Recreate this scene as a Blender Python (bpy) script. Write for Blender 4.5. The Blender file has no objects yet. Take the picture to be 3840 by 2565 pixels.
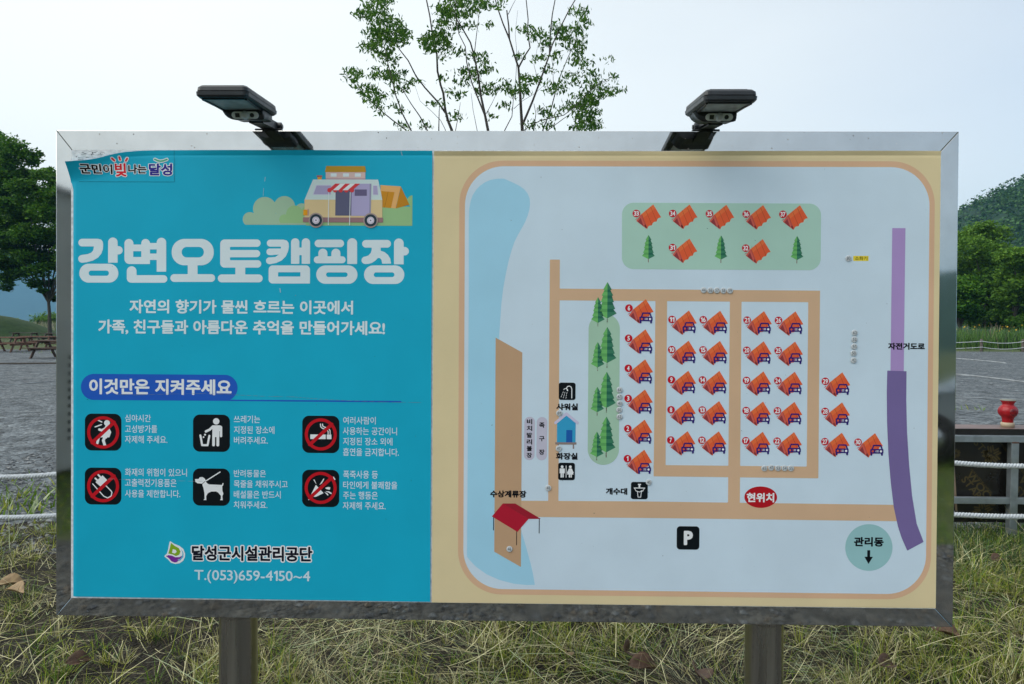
import bpy, bmesh, math, random
import numpy as np
from mathutils import Vector, Matrix
R = math.radians
sc = bpy.context.scene
COL = sc.collection
rng = np.random.default_rng(7)
random.seed(7)

HAZE = 0.00022
# ------------------------------------------------------------------ camera
F = 2560.0                      # focal length in photo pixels (3840 wide)
CX, CY = 1920.0, 1282.5
LEAN = R(0.87)                  # the board leans back a little
ZC = 1.339                      # height of the board centre
BW, BH = 2.8, 1.5261
CAML = np.array([0.0672, -2.121, 0.1285])          # camera in board space
rx, ry, rz = 0.0093, 0.0162, 0.0064
def _rot(a, b, c):
    ca, sa, cb, sb, cc, s_ = math.cos(a), math.sin(a), math.cos(b), math.sin(b), math.cos(c), math.sin(c)
    return (np.array([[1, 0, 0], [0, ca, -sa], [0, sa, ca]]) @ np.array([[cb, 0, sb], [0, 1, 0], [-sb, 0, cb]])
            @ np.array([[cc, -s_, 0], [s_, cc, 0], [0, 0, 1]]))
RC = _rot(rx, ry, rz)
def _b2l(v): return np.array([v[0], v[2], -v[1]])   # (right, down, forward) -> board space
AXR, AXD, AXF = _b2l(RC[0]), _b2l(RC[1]), _b2l(RC[2])
L2W = np.array([[1, 0, 0], [0, math.cos(LEAN), math.sin(LEAN)], [0, -math.sin(LEAN), math.cos(LEAN)]])
CAMW = L2W @ CAML + np.array([0, 0, ZC])
cam = bpy.data.cameras.new('camera'); cam_o = bpy.data.objects.new('camera', cam); COL.objects.link(cam_o)
cam.sensor_width = 36.0; cam.lens = F / 3840 * 36.0; cam.clip_start = 0.05; cam.clip_end = 8000
wr, wd, wf = L2W @ AXR, L2W @ AXD, L2W @ AXF
cam_o.matrix_world = Matrix(((wr[0], -wd[0], -wf[0], CAMW[0]), (wr[1], -wd[1], -wf[1], CAMW[1]),
                             (wr[2], -wd[2], -wf[2], CAMW[2]), (0, 0, 0, 1)))
sc.camera = cam_o

# ------------------------------------------------------------------ world, sun, exposure
VEIL0, VEIL1, VEILC = -0.12, 0.12, (5.6, 5.85, 5.75)
SUN_EL, SUN_AZ = R(42), R(-108)     # azimuth from +Y towards +X: high at the left, behind thin cloud
w = bpy.data.worlds.new('World'); sc.world = w; w.use_nodes = True
nt = w.node_tree; bg = nt.nodes['Background']
sky = nt.nodes.new('ShaderNodeTexSky'); sky.sky_type = 'NISHITA'; sky.sun_disc = False
sky.sun_elevation = SUN_EL; sky.sun_rotation = SUN_AZ
sky.air_density = 1.0; sky.dust_density = 4.0; sky.ozone_density = 0.6
# thin milky cloud over the blue: a faint, slow noise veils the sky
wtc = nt.nodes.new('ShaderNodeTexCoord'); wmap = nt.nodes.new('ShaderNodeMapping'); wmap.inputs['Scale'].default_value = (1.0, 1.0, 2.6)
wno = nt.nodes.new('ShaderNodeTexNoise'); wno.inputs['Scale'].default_value = 1.1; wno.inputs['Detail'].default_value = 5; wno.inputs['Roughness'].default_value = 0.45
wmr = nt.nodes.new('ShaderNodeMapRange'); wmr.inputs[1].default_value = 0.3; wmr.inputs[2].default_value = 0.7; wmr.inputs[3].default_value = VEIL0; wmr.inputs[4].default_value = VEIL1
wmx = nt.nodes.new('ShaderNodeMix'); wmx.data_type = 'RGBA'; wmx.inputs[7].default_value = (*VEILC, 1)
nt.links.new(wtc.outputs['Generated'], wmap.inputs[0]); nt.links.new(wmap.outputs[0], wno.inputs['Vector']); nt.links.new(wno.outputs[0], wmr.inputs[0])
wdot = nt.nodes.new('ShaderNodeVectorMath'); wdot.operation = 'DOT_PRODUCT'; wdot.inputs[1].default_value = (-0.55, 0.12, 0.0)
wad = nt.nodes.new('ShaderNodeMath'); wad.operation = 'ADD'; wad2 = nt.nodes.new('ShaderNodeMath'); wad2.operation = 'ADD'; wad2.inputs[1].default_value = 0.74; wad2.use_clamp = True
nt.links.new(wtc.outputs['Generated'], wdot.inputs[0]); nt.links.new(wdot.outputs['Value'], wad.inputs[0]); nt.links.new(wmr.outputs[0], wad.inputs[1]); nt.links.new(wad.outputs[0], wad2.inputs[0])
nt.links.new(wad2.outputs[0], wmx.inputs[0]); nt.links.new(sky.outputs[0], wmx.inputs[6])
nt.links.new(wmx.outputs[2], bg.inputs[0]); bg.inputs[1].default_value = 0.12
sun = bpy.data.lights.new('sun', 'SUN'); sun_o = bpy.data.objects.new('sun', sun); COL.objects.link(sun_o)
sun.energy = 1.35; sun.angle = R(65); sun.color = (1, 0.98, 0.94)
sd = Vector((math.sin(SUN_AZ) * math.cos(SUN_EL), math.cos(SUN_AZ) * math.cos(SUN_EL), math.sin(SUN_EL)))
sun_o.rotation_euler = sd.to_track_quat('Z', 'Y').to_euler(); sun_o.location = (-10, 20, 30)
sc.view_settings.view_transform = 'Standard'; sc.view_settings.look = 'None'
sc.view_settings.exposure = 0.78; sc.view_settings.gamma = 1.0; sc.view_settings.use_curve_mapping = False
sc.render.engine = 'CYCLES'; sc.cycles.use_denoising = True
sc.cycles.max_bounces = 6; sc.cycles.transparent_max_bounces = 8; sc.cycles.volume_bounces = 0
sc.cycles.sample_clamp_indirect = 6

# ------------------------------------------------------------------ pixel helpers (used to work out real positions)
def ray_l(px, py):
    return AXR * ((px - CX) / F) + AXD * ((py - CY) / F) + AXF
def S(px, py, v=0.0):
    d = ray_l(px, py); t = (v - CAML[1]) / d[1]
    p = CAML + d * t
    return p[0], p[2]
def Sv(P, v=0.0):               # (N,2) pixels -> (N,2) board plane
    P = np.asarray(P, float)
    d = np.outer((P[:, 0] - CX) / F, AXR) + np.outer((P[:, 1] - CY) / F, AXD) + AXF
    t = (v - CAML[1]) / d[:, 1]
    q = CAML + d * t[:, None]
    return q[:, [0, 2]]
def W_at(px, py, depth):        # world point seen at that pixel, depth metres in front of the camera along +Y
    d = L2W @ ray_l(px, py); return CAMW + d * (depth / d[1])
def G_at(px, py, z=0.0):
    d = L2W @ ray_l(px, py); return CAMW + d * ((z - CAMW[2]) / d[2])

# ------------------------------------------------------------------ materials
def lin(c):
    c = np.asarray(c, float) / 255.0
    return np.where(c <= 0.04045, c / 12.92, ((c + 0.055) / 1.055) ** 2.4)
WREF = lin((166, 178, 179))
def A(r, g, b):                 # albedo of a print colour, with the shade light's blue divided out
    return tuple(np.clip(lin((r, g, b)) / WREF * 0.76, 0.005, 0.9))
MATS = {}
def mat(name, base, rough=0.5, metal=0.0, var=0.0, scale=8.0, bump=0.0, bscale=60.0, spec=0.5, base2=None, trans=0.0, rvar=0.0):
    if name in MATS: return MATS[name]
    m = bpy.data.materials.new(name); m.use_nodes = True
    n = m.node_tree.nodes; l = m.node_tree.links; b = n['Principled BSDF']
    b.inputs['Base Color'].default_value = (*base, 1); b.inputs['Roughness'].default_value = rough
    b.inputs['Metallic'].default_value = metal; b.inputs['Specular IOR Level'].default_value = spec
    tc = n.new('ShaderNodeTexCoord')
    if var or base2:
        no = n.new('ShaderNodeTexNoise'); no.inputs['Scale'].default_value = scale; no.inputs['Detail'].default_value = 6
        l.new(tc.outputs['Object'], no.inputs['Vector'])
        cr = n.new('ShaderNodeValToRGB')
        c2 = base2 if base2 else tuple(min(1, x * (1 + var)) for x in base)
        c1 = base if base2 else tuple(x * (1 - var) for x in base)
        cr.color_ramp.elements[0].color = (*c1, 1); cr.color_ramp.elements[1].color = (*c2, 1)
        cr.color_ramp.elements[0].position = 0.35; cr.color_ramp.elements[1].position = 0.65
        l.new(no.outputs[0], cr.inputs[0]); l.new(cr.outputs[0], b.inputs['Base Color'])
    if rvar:
        n2 = n.new('ShaderNodeTexNoise'); n2.inputs['Scale'].default_value = scale * 0.7; n2.inputs['Detail'].default_value = 8
        l.new(tc.outputs['Object'], n2.inputs['Vector'])
        mr = n.new('ShaderNodeMapRange'); mr.inputs[1].default_value = 0.3; mr.inputs[2].default_value = 0.7
        mr.inputs[3].default_value = max(0.02, rough - rvar); mr.inputs[4].default_value = rough + rvar
        l.new(n2.outputs[0], mr.inputs[0]); l.new(mr.outputs[0], b.inputs['Roughness'])
    if bump:
        n3 = n.new('ShaderNodeTexNoise'); n3.inputs['Scale'].default_value = bscale; n3.inputs['Detail'].default_value = 5
        l.new(tc.outputs['Object'], n3.inputs['Vector'])
        bp = n.new('ShaderNodeBump'); bp.inputs['Strength'].default_value = bump; bp.inputs['Distance'].default_value = 0.01
        l.new(n3.outputs[0], bp.inputs['Height']); l.new(bp.outputs[0], b.inputs['Normal'])
    if trans:
        tr = n.new('ShaderNodeBsdfTranslucent'); mx = n.new('ShaderNodeMixShader'); mx.inputs[0].default_value = trans
        out = n['Material Output']
        src = b.inputs['Base Color'].links[0].from_socket if b.inputs['Base Color'].is_linked else None
        if src: l.new(src, tr.inputs[0])
        else: tr.inputs[0].default_value = (base[0] * 1.3, base[1] * 1.4, base[2] * 0.8, 1)
        l.new(b.outputs[0], mx.inputs[1]); l.new(tr.outputs[0], mx.inputs[2]); l.new(mx.outputs[0], out.inputs[0])
    MATS[name] = m
    return m
def ink_mat(rgb, rough=0.42):   # printed film
    nm = 'print_%02x%02x%02x' % tuple(rgb)
    return mat(nm, A(*rgb), rough, 0, var=0.03, scale=5, spec=0.12)

# ------------------------------------------------------------------ object helpers
def tag(o, label=None, cat=None, group=None, kind=None):
    if label: o['label'] = label
    if cat: o['category'] = cat
    if group: o['group'] = group
    if kind: o['kind'] = kind
    return o
def empty(name, loc=(0, 0, 0), rot=(0, 0, 0), parent=None):
    o = bpy.data.objects.new(name, None); COL.objects.link(o); o.location = loc; o.rotation_euler = rot
    o.empty_display_size = 0.1
    if parent: o.parent = parent
    return o
def link(name, me, mats, parent=None, loc=None):
    o = bpy.data.objects.new(name, me); COL.objects.link(o)
    for m in mats: me.materials.append(m)
    if parent: o.parent = parent
    if loc is not None: o.location = loc
    return o
class MB:
    """collects shapes, then links them as one mesh object"""
    def __init__(s): s.v = []; s.f = []; s.m = []; s.sm = []
    def add(s, verts, faces, mi=0, smooth=False):
        o = len(s.v); s.v.extend([tuple(map(float, p)) for p in verts])
        for f in faces: s.f.append(tuple(i + o for i in f)); s.m.append(mi); s.sm.append(smooth)
    def box(s, x0, y0, z0, x1, y1, z1, mi=0, bev=0.0, M=None):
        if bev <= 0:
            v = [(x0, y0, z0), (x1, y0, z0), (x1, y1, z0), (x0, y1, z0), (x0, y0, z1), (x1, y0, z1), (x1, y1, z1), (x0, y1, z1)]
            f = [(0, 3, 2, 1), (4, 5, 6, 7), (0, 1, 5, 4), (1, 2, 6, 5), (2, 3, 7, 6), (3, 0, 4, 7)]
        else:
            bm = bmesh.new(); bmesh.ops.create_cube(bm, size=1)
            for q in bm.verts:
                q.co = Vector(((x0 + x1) / 2 + q.co.x * (x1 - x0), (y0 + y1) / 2 + q.co.y * (y1 - y0), (z0 + z1) / 2 + q.co.z * (z1 - z0)))
            bmesh.ops.bevel(bm, geom=bm.edges[:], offset=bev, segments=2, affect='EDGES', profile=0.6)
            bm.verts.index_update(); v = [q.co[:] for q in bm.verts]; f = [[q.index for q in fc.verts] for fc in bm.faces]; bm.free()
        if M is not None: v = [(M @ Vector(p))[:] for p in v]
        s.add(v, f, mi)
        return s
    def tube(s, pts, rad, n=8, mi=0, cap=True, smooth=True):
        P = [Vector(p) for p in pts]; k = len(P)
        rad = [rad] * k if not hasattr(rad, '__len__') else list(rad)
        T = [(P[min(i + 1, k - 1)] - P[max(i - 1, 0)]).normalized() for i in range(k)]
        a = T[0].orthogonal().normalized(); vs = []
        for i in range(k):
            a = (a - T[i] * a.dot(T[i])).normalized(); b = T[i].cross(a)
            for j in range(n):
                th = 2 * math.pi * j / n
                vs.append(P[i] + (a * math.cos(th) + b * math.sin(th)) * rad[i])
        fs = [(i * n + j, i * n + (j + 1) % n, (i + 1) * n + (j + 1) % n, (i + 1) * n + j) for i in range(k - 1) for j in range(n)]
        s.add(vs, fs, mi, smooth)
        if cap: s.add(vs[:n], [tuple(range(n - 1, -1, -1))], mi); s.add(vs[-n:], [tuple(range(n))], mi)
        return s
    def lathe(s, prof, n=24, mi=0, c=(0, 0, 0), smooth=True):
        vs = [(c[0] + r * math.cos(2 * math.pi * j / n), c[1] + r * math.sin(2 * math.pi * j / n), c[2] + z) for r, z in prof for j in range(n)]
        k = len(prof)
        fs = [(i * n + j, i * n + (j + 1) % n, (i + 1) * n + (j + 1) % n, (i + 1) * n + j) for i in range(k - 1) for j in range(n)]
        s.add(vs, fs, mi, smooth)
        return s
    def prism(s, outline, ext, mi=0):   # outline 3D loop, extruded by vector
        n = len(outline); e = Vector(ext); a = [Vector(p) for p in outline]; b = [p + e for p in a]
        s.add(a + b, [tuple(range(n - 1, -1, -1)), tuple(range(n, 2 * n))] + [(i, (i + 1) % n, n + (i + 1) % n, n + i) for i in range(n)], mi)
        return s
    def build(s, name, mats, parent=None, loc=None):
        me = bpy.data.meshes.new(name); me.from_pydata(s.v, [], s.f)
        me.polygons.foreach_set('material_index', s.m); me.polygons.foreach_set('use_smooth', s.sm); me.update()
        if not isinstance(mats, (list, tuple)): mats = [mats]
        return link(name, me, mats, parent, loc)
def np_mesh(name, V, Fq, mats, mi=None, parent=None, smooth=False):
    """quad mesh from arrays"""
    V = np.ascontiguousarray(V, np.float32); Fq = np.ascontiguousarray(Fq, np.int32); k = Fq.shape[1]
    me = bpy.data.meshes.new(name); me.vertices.add(len(V)); me.vertices.foreach_set('co', V.ravel())
    me.loops.add(Fq.size); me.loops.foreach_set('vertex_index', Fq.ravel())
    me.polygons.add(len(Fq)); me.polygons.foreach_set('loop_start', np.arange(len(Fq), dtype=np.int32) * k)
    if mi is not None: me.polygons.foreach_set('material_index', np.ascontiguousarray(mi, np.int32))
    me.polygons.foreach_set('use_smooth', np.full(len(Fq), smooth)); me.update(calc_edges=True)
    return link(name, me, mats if isinstance(mats, (list, tuple)) else [mats], parent)
def copy_tree(o, parent=None):
    c = o.copy(); COL.objects.link(c)
    if parent is not None: c.parent = parent
    for ch in list(o.children): copy_tree(ch, c)
    return c

# ------------------------------------------------------------------ flat print shapes: signed distances on a grid, filled inside
def cap(pts, r):
    def f(X, Y):
        d = np.full(X.shape, 1e9)
        for (ax, ay), (bx, by) in zip(pts[:-1], pts[1:]):
            ex, ey = bx - ax, by - ay; L = ex * ex + ey * ey + 1e-9
            h = np.clip(((X - ax) * ex + (Y - ay) * ey) / L, 0, 1)
            d = np.minimum(d, np.hypot(X - ax - h * ex, Y - ay - h * ey))
        return d - r
    return f
def box(x0, y0, x1, y1, r=0.0):
    def f(X, Y):
        qx = np.abs(X - (x0 + x1) / 2) - (x1 - x0) / 2 + r; qy = np.abs(Y - (y0 + y1) / 2) - (y1 - y0) / 2 + r
        return np.hypot(np.maximum(qx, 0), np.maximum(qy, 0)) + np.minimum(np.maximum(qx, qy), 0) - r
    return f
def circ(x, y, r): return lambda X, Y: np.hypot(X - x, Y - y) - r
def ell(x, y, a, b): return lambda X, Y: (np.hypot((X - x) / a, (Y - y) / b) - 1) * min(a, b)
def poly(pts):
    pts = [tuple(map(float, p)) for p in pts]
    def f(X, Y):
        d = np.full(X.shape, 1e18); ins = np.zeros(X.shape, bool)
        for (ax, ay), (bx, by) in zip(pts, pts[1:] + pts[:1]):
            ex, ey = bx - ax, by - ay; L = ex * ex + ey * ey + 1e-9
            h = np.clip(((X - ax) * ex + (Y - ay) * ey) / L, 0, 1)
            d = np.minimum(d, (X - ax - h * ex) ** 2 + (Y - ay - h * ey) ** 2)
            if ay != by:
                c = ((ay > Y) != (by > Y)) & (X < (bx - ax) * (Y - ay) / (by - ay) + ax)
                ins ^= c
        d = np.sqrt(d)
        return np.where(ins, -d, d)
    return f
def U(*fs):
    def f(X, Y):
        d = fs[0](X, Y)
        for g in fs[1:]: d = np.minimum(d, g(X, Y))
        return d
    return f
def cut(a, *bs):
    def f(X, Y):
        d = a(X, Y)
        for b in bs: d = np.maximum(d, -b(X, Y))
        return d
    return f
def both(a, b): return lambda X, Y: np.maximum(a(X, Y), b(X, Y))
def grow(a, r): return lambda X, Y: a(X, Y) - r
def fill(V, x0, y0, cell):
    """filled outline (V<0) of a sampled field -> points, faces"""
    ny, nx = V.shape; ins = V < 0; pts = []; faces = []
    full = ins[:-1, :-1] & ins[1:, :-1] & ins[:-1, 1:] & ins[1:, 1:]
    some = (ins[:-1, :-1] | ins[1:, :-1] | ins[:-1, 1:] | ins[1:, 1:]) & ~full
    for j in range(ny - 1):
        row = full[j]; i = 0
        idx = np.flatnonzero(np.diff(np.concatenate(([0], row.view(np.int8), [0]))))
        for a, b in zip(idx[::2], idx[1::2]):
            o = len(pts)
            pts += [(x0 + a * cell, y0 + j * cell), (x0 + b * cell, y0 + j * cell), (x0 + b * cell, y0 + (j + 1) * cell), (x0 + a * cell, y0 + (j + 1) * cell)]
            faces.append((o, o + 1, o + 2, o + 3))
    for j, i in zip(*np.nonzero(some)):
        cs = ((i, j), (i + 1, j), (i + 1, j + 1), (i, j + 1)); pg = []
        for (ai, aj), (bi, bj) in zip(cs, cs[1:] + cs[:1]):
            va, vb = V[aj, ai], V[bj, bi]
            if va < 0: pg.append((x0 + ai * cell, y0 + aj * cell))
            if (va < 0) != (vb < 0):
                t = va / (va - vb); pg.append((x0 + (ai + (bi - ai) * t) * cell, y0 + (aj + (bj - aj) * t) * cell))
        if len(pg) >= 3:
            o = len(pts); pts += pg; faces.append(tuple(range(o, o + len(pg))))
    return pts, faces
def shape(f, bb, cell):
    x0, y0, x1, y1 = bb; x0 -= 2 * cell; y0 -= 2 * cell
    nx = int((x1 - x0) / cell) + 4; ny = int((y1 - y0) / cell) + 4
    X, Y = np.meshgrid(x0 + np.arange(nx) * cell, y0 + np.arange(ny) * cell)
    return fill(f(X, Y), x0, y0, cell)
V0 = -0.0045                     # front of the poster films in board space
LAY = 0.00006
CURL = 0.026
_TX = np.array([262, 300, 345, 380, 420, 470, 530, 600, 4000.]); _TY = np.array([614, 609, 604, 596, 583, 572, 566, 564, 564.])
def torn(x):                     # torn top edge of the turquoise film
    xs = np.linspace(262, 640, 80); ys = np.interp(xs, _TX, _TY); k = np.ones(9) / 9
    ys = np.convolve(np.pad(ys, 4, mode='edge'), k, 'valid'); return np.interp(x, xs, ys)
def film_y(px, py):              # how far the turquoise film stands off the flat panel
    px = np.asarray(px, float); py = np.asarray(py, float); top = np.maximum(torn(px), 562); d = np.maximum(py - top, 0); dl = px - 268
    wob = 1 + .35 * np.sin(px * .0061 + 1) + .2 * np.sin(px * .017)
    y = -0.0042 * wob * np.maximum(0, 1 - d / 17) * np.clip((dl - 120) / 200, 0, 1) + 0.0007 * np.exp(-((d - 19) / 4.5) ** 2) * np.clip((dl - 60) / 200, 0, 1)
    y = y + 0.0036 * np.maximum(0, 1 - dl / 19) ** 1.5 * np.clip((d - 40) / 60, 0, 1)
    e = np.maximum(0, 1 - dl / 300) * np.maximum(0, 1 - d / 70)
    return y - CURL * e ** 1.5
class Print:
    """layers of flat colour on the board; coordinates are points of the photograph's print"""
    def __init__(s, centre=None, lay=1, k=1.0):
        s.v = []; s.f = []; s.m = []; s.mats = []; s.lay = lay; s.c = centre; s.base = 0; s.film = True
        if centre is not None:
            u, w_ = S(*centre, V0); u2, _ = S(centre[0] + 10, centre[1], V0); s.u = u; s.w = w_; s.k = (u2 - u) / 10 * k
    def put(s, pts, faces, rgb, lay=None, rough=0.42):
        m = ink_mat(rgb, rough)
        if m not in s.mats: s.mats.append(m)
        mi = s.mats.index(m); lay = s.lay if lay is None else lay
        P = np.asarray(pts, float)
        if not len(P): return s
        if s.c is None: q = Sv(P, V0)
        else: q = np.stack([s.u + (P[:, 0] - s.c[0]) * s.k, s.w - (P[:, 1] - s.c[1]) * s.k], 1)
        o = len(s.v); y = V0 - LAY * (lay + s.base)
        ys = y + (film_y(P[:, 0], P[:, 1]) * (P[:, 0] < 1620) if s.film else np.zeros(len(q)))
        s.v += [(a, yy, b) for (a, b), yy in zip(q, ys)]
        for fc in faces: s.f.append(tuple(i + o for i in reversed(fc))); s.m.append(mi)
        return s
    def ink(s, f, bb, rgb, cell=1.5, lay=None):
        if lay is None: s.lay += 1
        return s.put(*shape(f, bb, cell), rgb, lay)
    def pg(s, pts, rgb, lay=None):       # plain convex polygon
        if lay is None: s.lay += 1
        return s.put(pts, [tuple(range(len(pts)))], rgb, lay)
    def build(s, name, parent, origin=False):
        v = np.array(s.v); loc = None
        if origin: loc = v.mean(0); loc[1] = V0; v = v - loc
        # winding towards the viewer (-Y)
        me = bpy.data.meshes.new(name); me.from_pydata(v.tolist(), [], s.f); me.polygons.foreach_set('material_index', s.m); me.update()
        return link(name, me, s.mats, parent, loc)

# ------------------------------------------------------------------ lettering from the built-in font, thickened and rounded
_segs = {}
def glyph_segs(ch):
    if ch in _segs: return _segs[ch]
    if ch == '1':                # a one with a flag
        q = [(0.02, .545), (.165, .69), (.265, .69), (.265, 0), (.165, 0), (.165, .555), (.075, .47)]
        _segs[ch] = np.array([(*a, *b) for a, b in zip(q, q[1:] + q[:1])]); return _segs[ch]
    c = bpy.data.curves.new('glyph', 'FONT'); c.body = ch; c.resolution_u = 3
    o = bpy.data.objects.new('glyph', c); COL.objects.link(o)
    me = bpy.data.meshes.new_from_object(o.evaluated_get(bpy.context.evaluated_depsgraph_get()))
    cnt = {}
    for p in me.polygons:
        for a, b in p.edge_keys: cnt[(a, b)] = cnt.get((a, b), 0) + 1
    xy = np.array([(q.co.x, q.co.y) for q in me.vertices])
    # weld doubles so that inner edges cancel
    key = {}; rep = []
    for i, p in enumerate(np.round(xy, 5)): rep.append(key.setdefault(tuple(p), i))
    cnt2 = {}
    for p in me.polygons:
        vs = [rep[i] for i in p.vertices]
        for a, b in zip(vs, vs[1:] + vs[:1]):
            if a != b: k = (min(a, b), max(a, b)); cnt2[k] = cnt2.get(k, 0) + 1
    sg = np.array([(*xy[a], *xy[b]) for (a, b), n in cnt2.items() if n == 1])
    bpy.data.objects.remove(o); bpy.data.curves.remove(c); bpy.data.meshes.remove(me)
    _segs[ch] = sg
    return sg
_gl = {}
def glyph(ch, fat, cell=0.022):
    k = (ch, round(fat, 4), cell)
    if k in _gl: return _gl[k]
    sg = glyph_segs(ch)
    x0, x1 = min(sg[:, 0].min(), sg[:, 2].min()), max(sg[:, 0].max(), sg[:, 2].max())
    y0, y1 = min(sg[:, 1].min(), sg[:, 3].min()), max(sg[:, 1].max(), sg[:, 3].max())
    m = fat + 2 * cell; gx0, gy0 = x0 - m, y0 - m
    nx = int((x1 - x0 + 2 * m) / cell) + 2; ny = int((y1 - y0 + 2 * m) / cell) + 2
    X, Y = np.meshgrid(gx0 + np.arange(nx) * cell, gy0 + np.arange(ny) * cell)
    d = np.full(X.shape, 1e9); ins = np.zeros(X.shape, bool)
    for ax, ay, bx, by in sg:
        ex, ey = bx - ax, by - ay; L = ex * ex + ey * ey + 1e-12
        h = np.clip(((X - ax) * ex + (Y - ay) * ey) / L, 0, 1)
        d = np.minimum(d, (X - ax - h * ex) ** 2 + (Y - ay - h * ey) ** 2)
        if ay != by: ins ^= ((ay > Y) != (by > Y)) & (X < (bx - ax) * (Y - ay) / (by - ay) + ax)
    d = np.sqrt(d); d = np.where(ins, -d, d) - fat
    pts, faces = fill(d, gx0, gy0, cell)
    _gl[k] = (np.array(pts), faces, x0, x1, y0, y1)
    return _gl[k]
def text_shape(s, fat, track=0.0, cell=0.022):
    x = 0.0; pts = []; faces = []
    for ch in s:
        if ch == ' ': x += 0.30; continue
        P, fs, gx0, gx1, gy0, gy1 = glyph(ch, fat, cell)
        hang = ord(ch) > 0x1100
        off = x if hang else x - gx0 + 0.03
        o = len(pts); pts += [(px + off, -py) for px, py in P]; faces += [tuple(i + o for i in reversed(f)) for f in fs]
        x += (0.92 if hang else (gx1 - gx0 + 0.075)) + track
    return np.array(pts), faces
def text(pr, s, x0, y0, x1, y1, rgb, fat=0.02, lay=None, track=0.0, outline=None, cell=0.022, orgb=(205, 215, 222)):
    """fit the string to the box x0..x1, y0..y1"""
    if lay is None: pr.lay += 2; lay = pr.lay
    P, fs = text_shape(s, fat, track, cell)
    mn, mx = P.min(0), P.max(0); kx = (x1 - x0) / (mx[0] - mn[0]); ky = (y1 - y0) / (mx[1] - mn[1])
    if outline:
        Q, gs = text_shape(s, fat + outline, track, cell)
        pr.put(np.stack([x0 + (Q[:, 0] - mn[0]) * kx, y0 + (Q[:, 1] - mn[1]) * ky], 1), gs, orgb, lay - 1)
    pr.put(np.stack([x0 + (P[:, 0] - mn[0]) * kx, y0 + (P[:, 1] - mn[1]) * ky], 1), fs, rgb, lay)
def lettering(name, parent, s, x0, y0, x1, y1, rgb, fat=0.02, lay=6, **kw):
    pr = Print(((x0 + x1) / 2, (y0 + y1) / 2)); text(pr, s, x0, y0, x1, y1, rgb, fat, lay, **kw)
    return pr.build(name, parent)

# ================================================================== THE INFORMATION BOARD
M_STEEL = mat('stainless_steel', (0.61, 0.615, 0.60), 0.045, 1.0, var=0.05, scale=9, rvar=0.025)
M_BACK = mat('weathered_white_sheet', (0.62, 0.64, 0.65), 0.6, 0, base2=(0.88, 0.89, 0.90), scale=60, bump=0.25)
M_EDGE = mat('poster_edge', (0.55, 0.57, 0.58), 0.5)
board = empty('information_board', (0, 0, ZC), (-LEAN, 0, 0))
tag(board, 'large campsite map board in a polished steel frame on two round posts', 'sign')

# frame: four mitred rails with a hairline joint, face towards -Y
hw, hh = BW / 2, BH / 2
RT, RB, RL, RR = 0.0635, 0.060, 0.0512, 0.0575
fr = MB(); G = 0.0003; D0, D1 = 0.0, 0.128
def rail(out, bev=0.0022):
    # out: outline (x,z) counter-clockwise from the front; slightly rounded front arrises
    c = [Vector((x, z)) for x, z in out]; n = len(c)
    def inset(d):
        r = []
        for i in range(n):
            a, b, e = c[i - 1], c[i], c[(i + 1) % n]
            n1 = Vector((-(b - a).y, (b - a).x)).normalized(); n2 = Vector((-(e - b).y, (e - b).x)).normalized()
            s = (n1 + n2) / (1 + n1.dot(n2)); r.append(b + s * d)
        return r
    rings = [(0.0, D1), (0.0, D0 + bev), (bev * 0.3, D0 + bev * 0.3), (bev, D0)]
    vs = []; 
    for d, y in rings: vs += [(p.x, y, p.y) for p in inset(d)]
    fs = [(k * n + i, k * n + (i + 1) % n, (k + 1) * n + (i + 1) % n, (k + 1) * n + i) for k in range(3) for i in range(n)]
    fs += [tuple(range(3 * n, 4 * n)), tuple(range(n - 1, -1, -1))]
    fr.add(vs, fs)
rail([(-hw + G, hh), (-hw + RL + G, hh - RT), (hw - RR - G, hh - RT), (hw - G, hh)])
G2 = 0.00008
rail([(-hw + G2, -hh), (hw - G2, -hh), (hw - RR - G2, -hh + RB), (-hw + RL + G2, -hh + RB)])
rail([(-hw, -hh + G2), (-hw + RL, -hh + RB + G2), (-hw + RL, hh - RT - G), (-hw, hh - G)])
rail([(hw, -hh + G2), (hw, hh - G), (hw - RR, hh - RT - G), (hw - RR, -hh + RB + G2)])
fo_ = fr.build('frame', M_STEEL, board)
# joint shadow gap behind the mitres and the sheet that closes the back
b = MB(); b.box(-hw + 0.004, 0.02, -hh + 0.004, hw - 0.004, 0.122, hh - 0.004)
b.build('back_sheet', mat('galvanised_sheet', (0.35, 0.36, 0.37), 0.45, 0.8), board)
b = MB(); b.box(-hw + RL - 0.0015, -0.0022, -hh + RB - 0.003, hw - RR + 0.001, 0.019, hh - RT + 0.001)
bp_ = b.build('backing_panel', M_BACK, board)
# two posts
M_POST = mat('tarnished_steel_post', (0.36, 0.34, 0.30), 0.30, 1.0, base2=(0.56, 0.52, 0.45), scale=9, rvar=0.1, bump=0.05, bscale=200)
_n, _l = M_POST.node_tree.nodes, M_POST.node_tree.links
_mp = _n.new('ShaderNodeMapping'); _mp.inputs['Scale'].default_value = (3.2, 3.2, 0.12)     # drip streaks run down the tube
_l.new(_n['Texture Coordinate'].outputs['Object'], _mp.inputs[0])
for q in _n:
    if q.type == 'TEX_NOISE' and q.inputs['Scale'].default_value < 50: _l.new(_mp.outputs[0], q.inputs['Vector'])
for px in (891.5, 2868.0):
    u = S(px, 2340, 0.06)[0]
    p = MB(); p.lathe([(0.0585, -(ZC + 0.10)), (0.0585, -hh + 0.0)], 40)
    p.lathe([(0.0589, -hh - 0.012), (0.0605, -hh - 0.010), (0.0605, -hh - 0.001)], 40)
    p.build('post', M_POST, board, (u, 0.066, 0))

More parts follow.
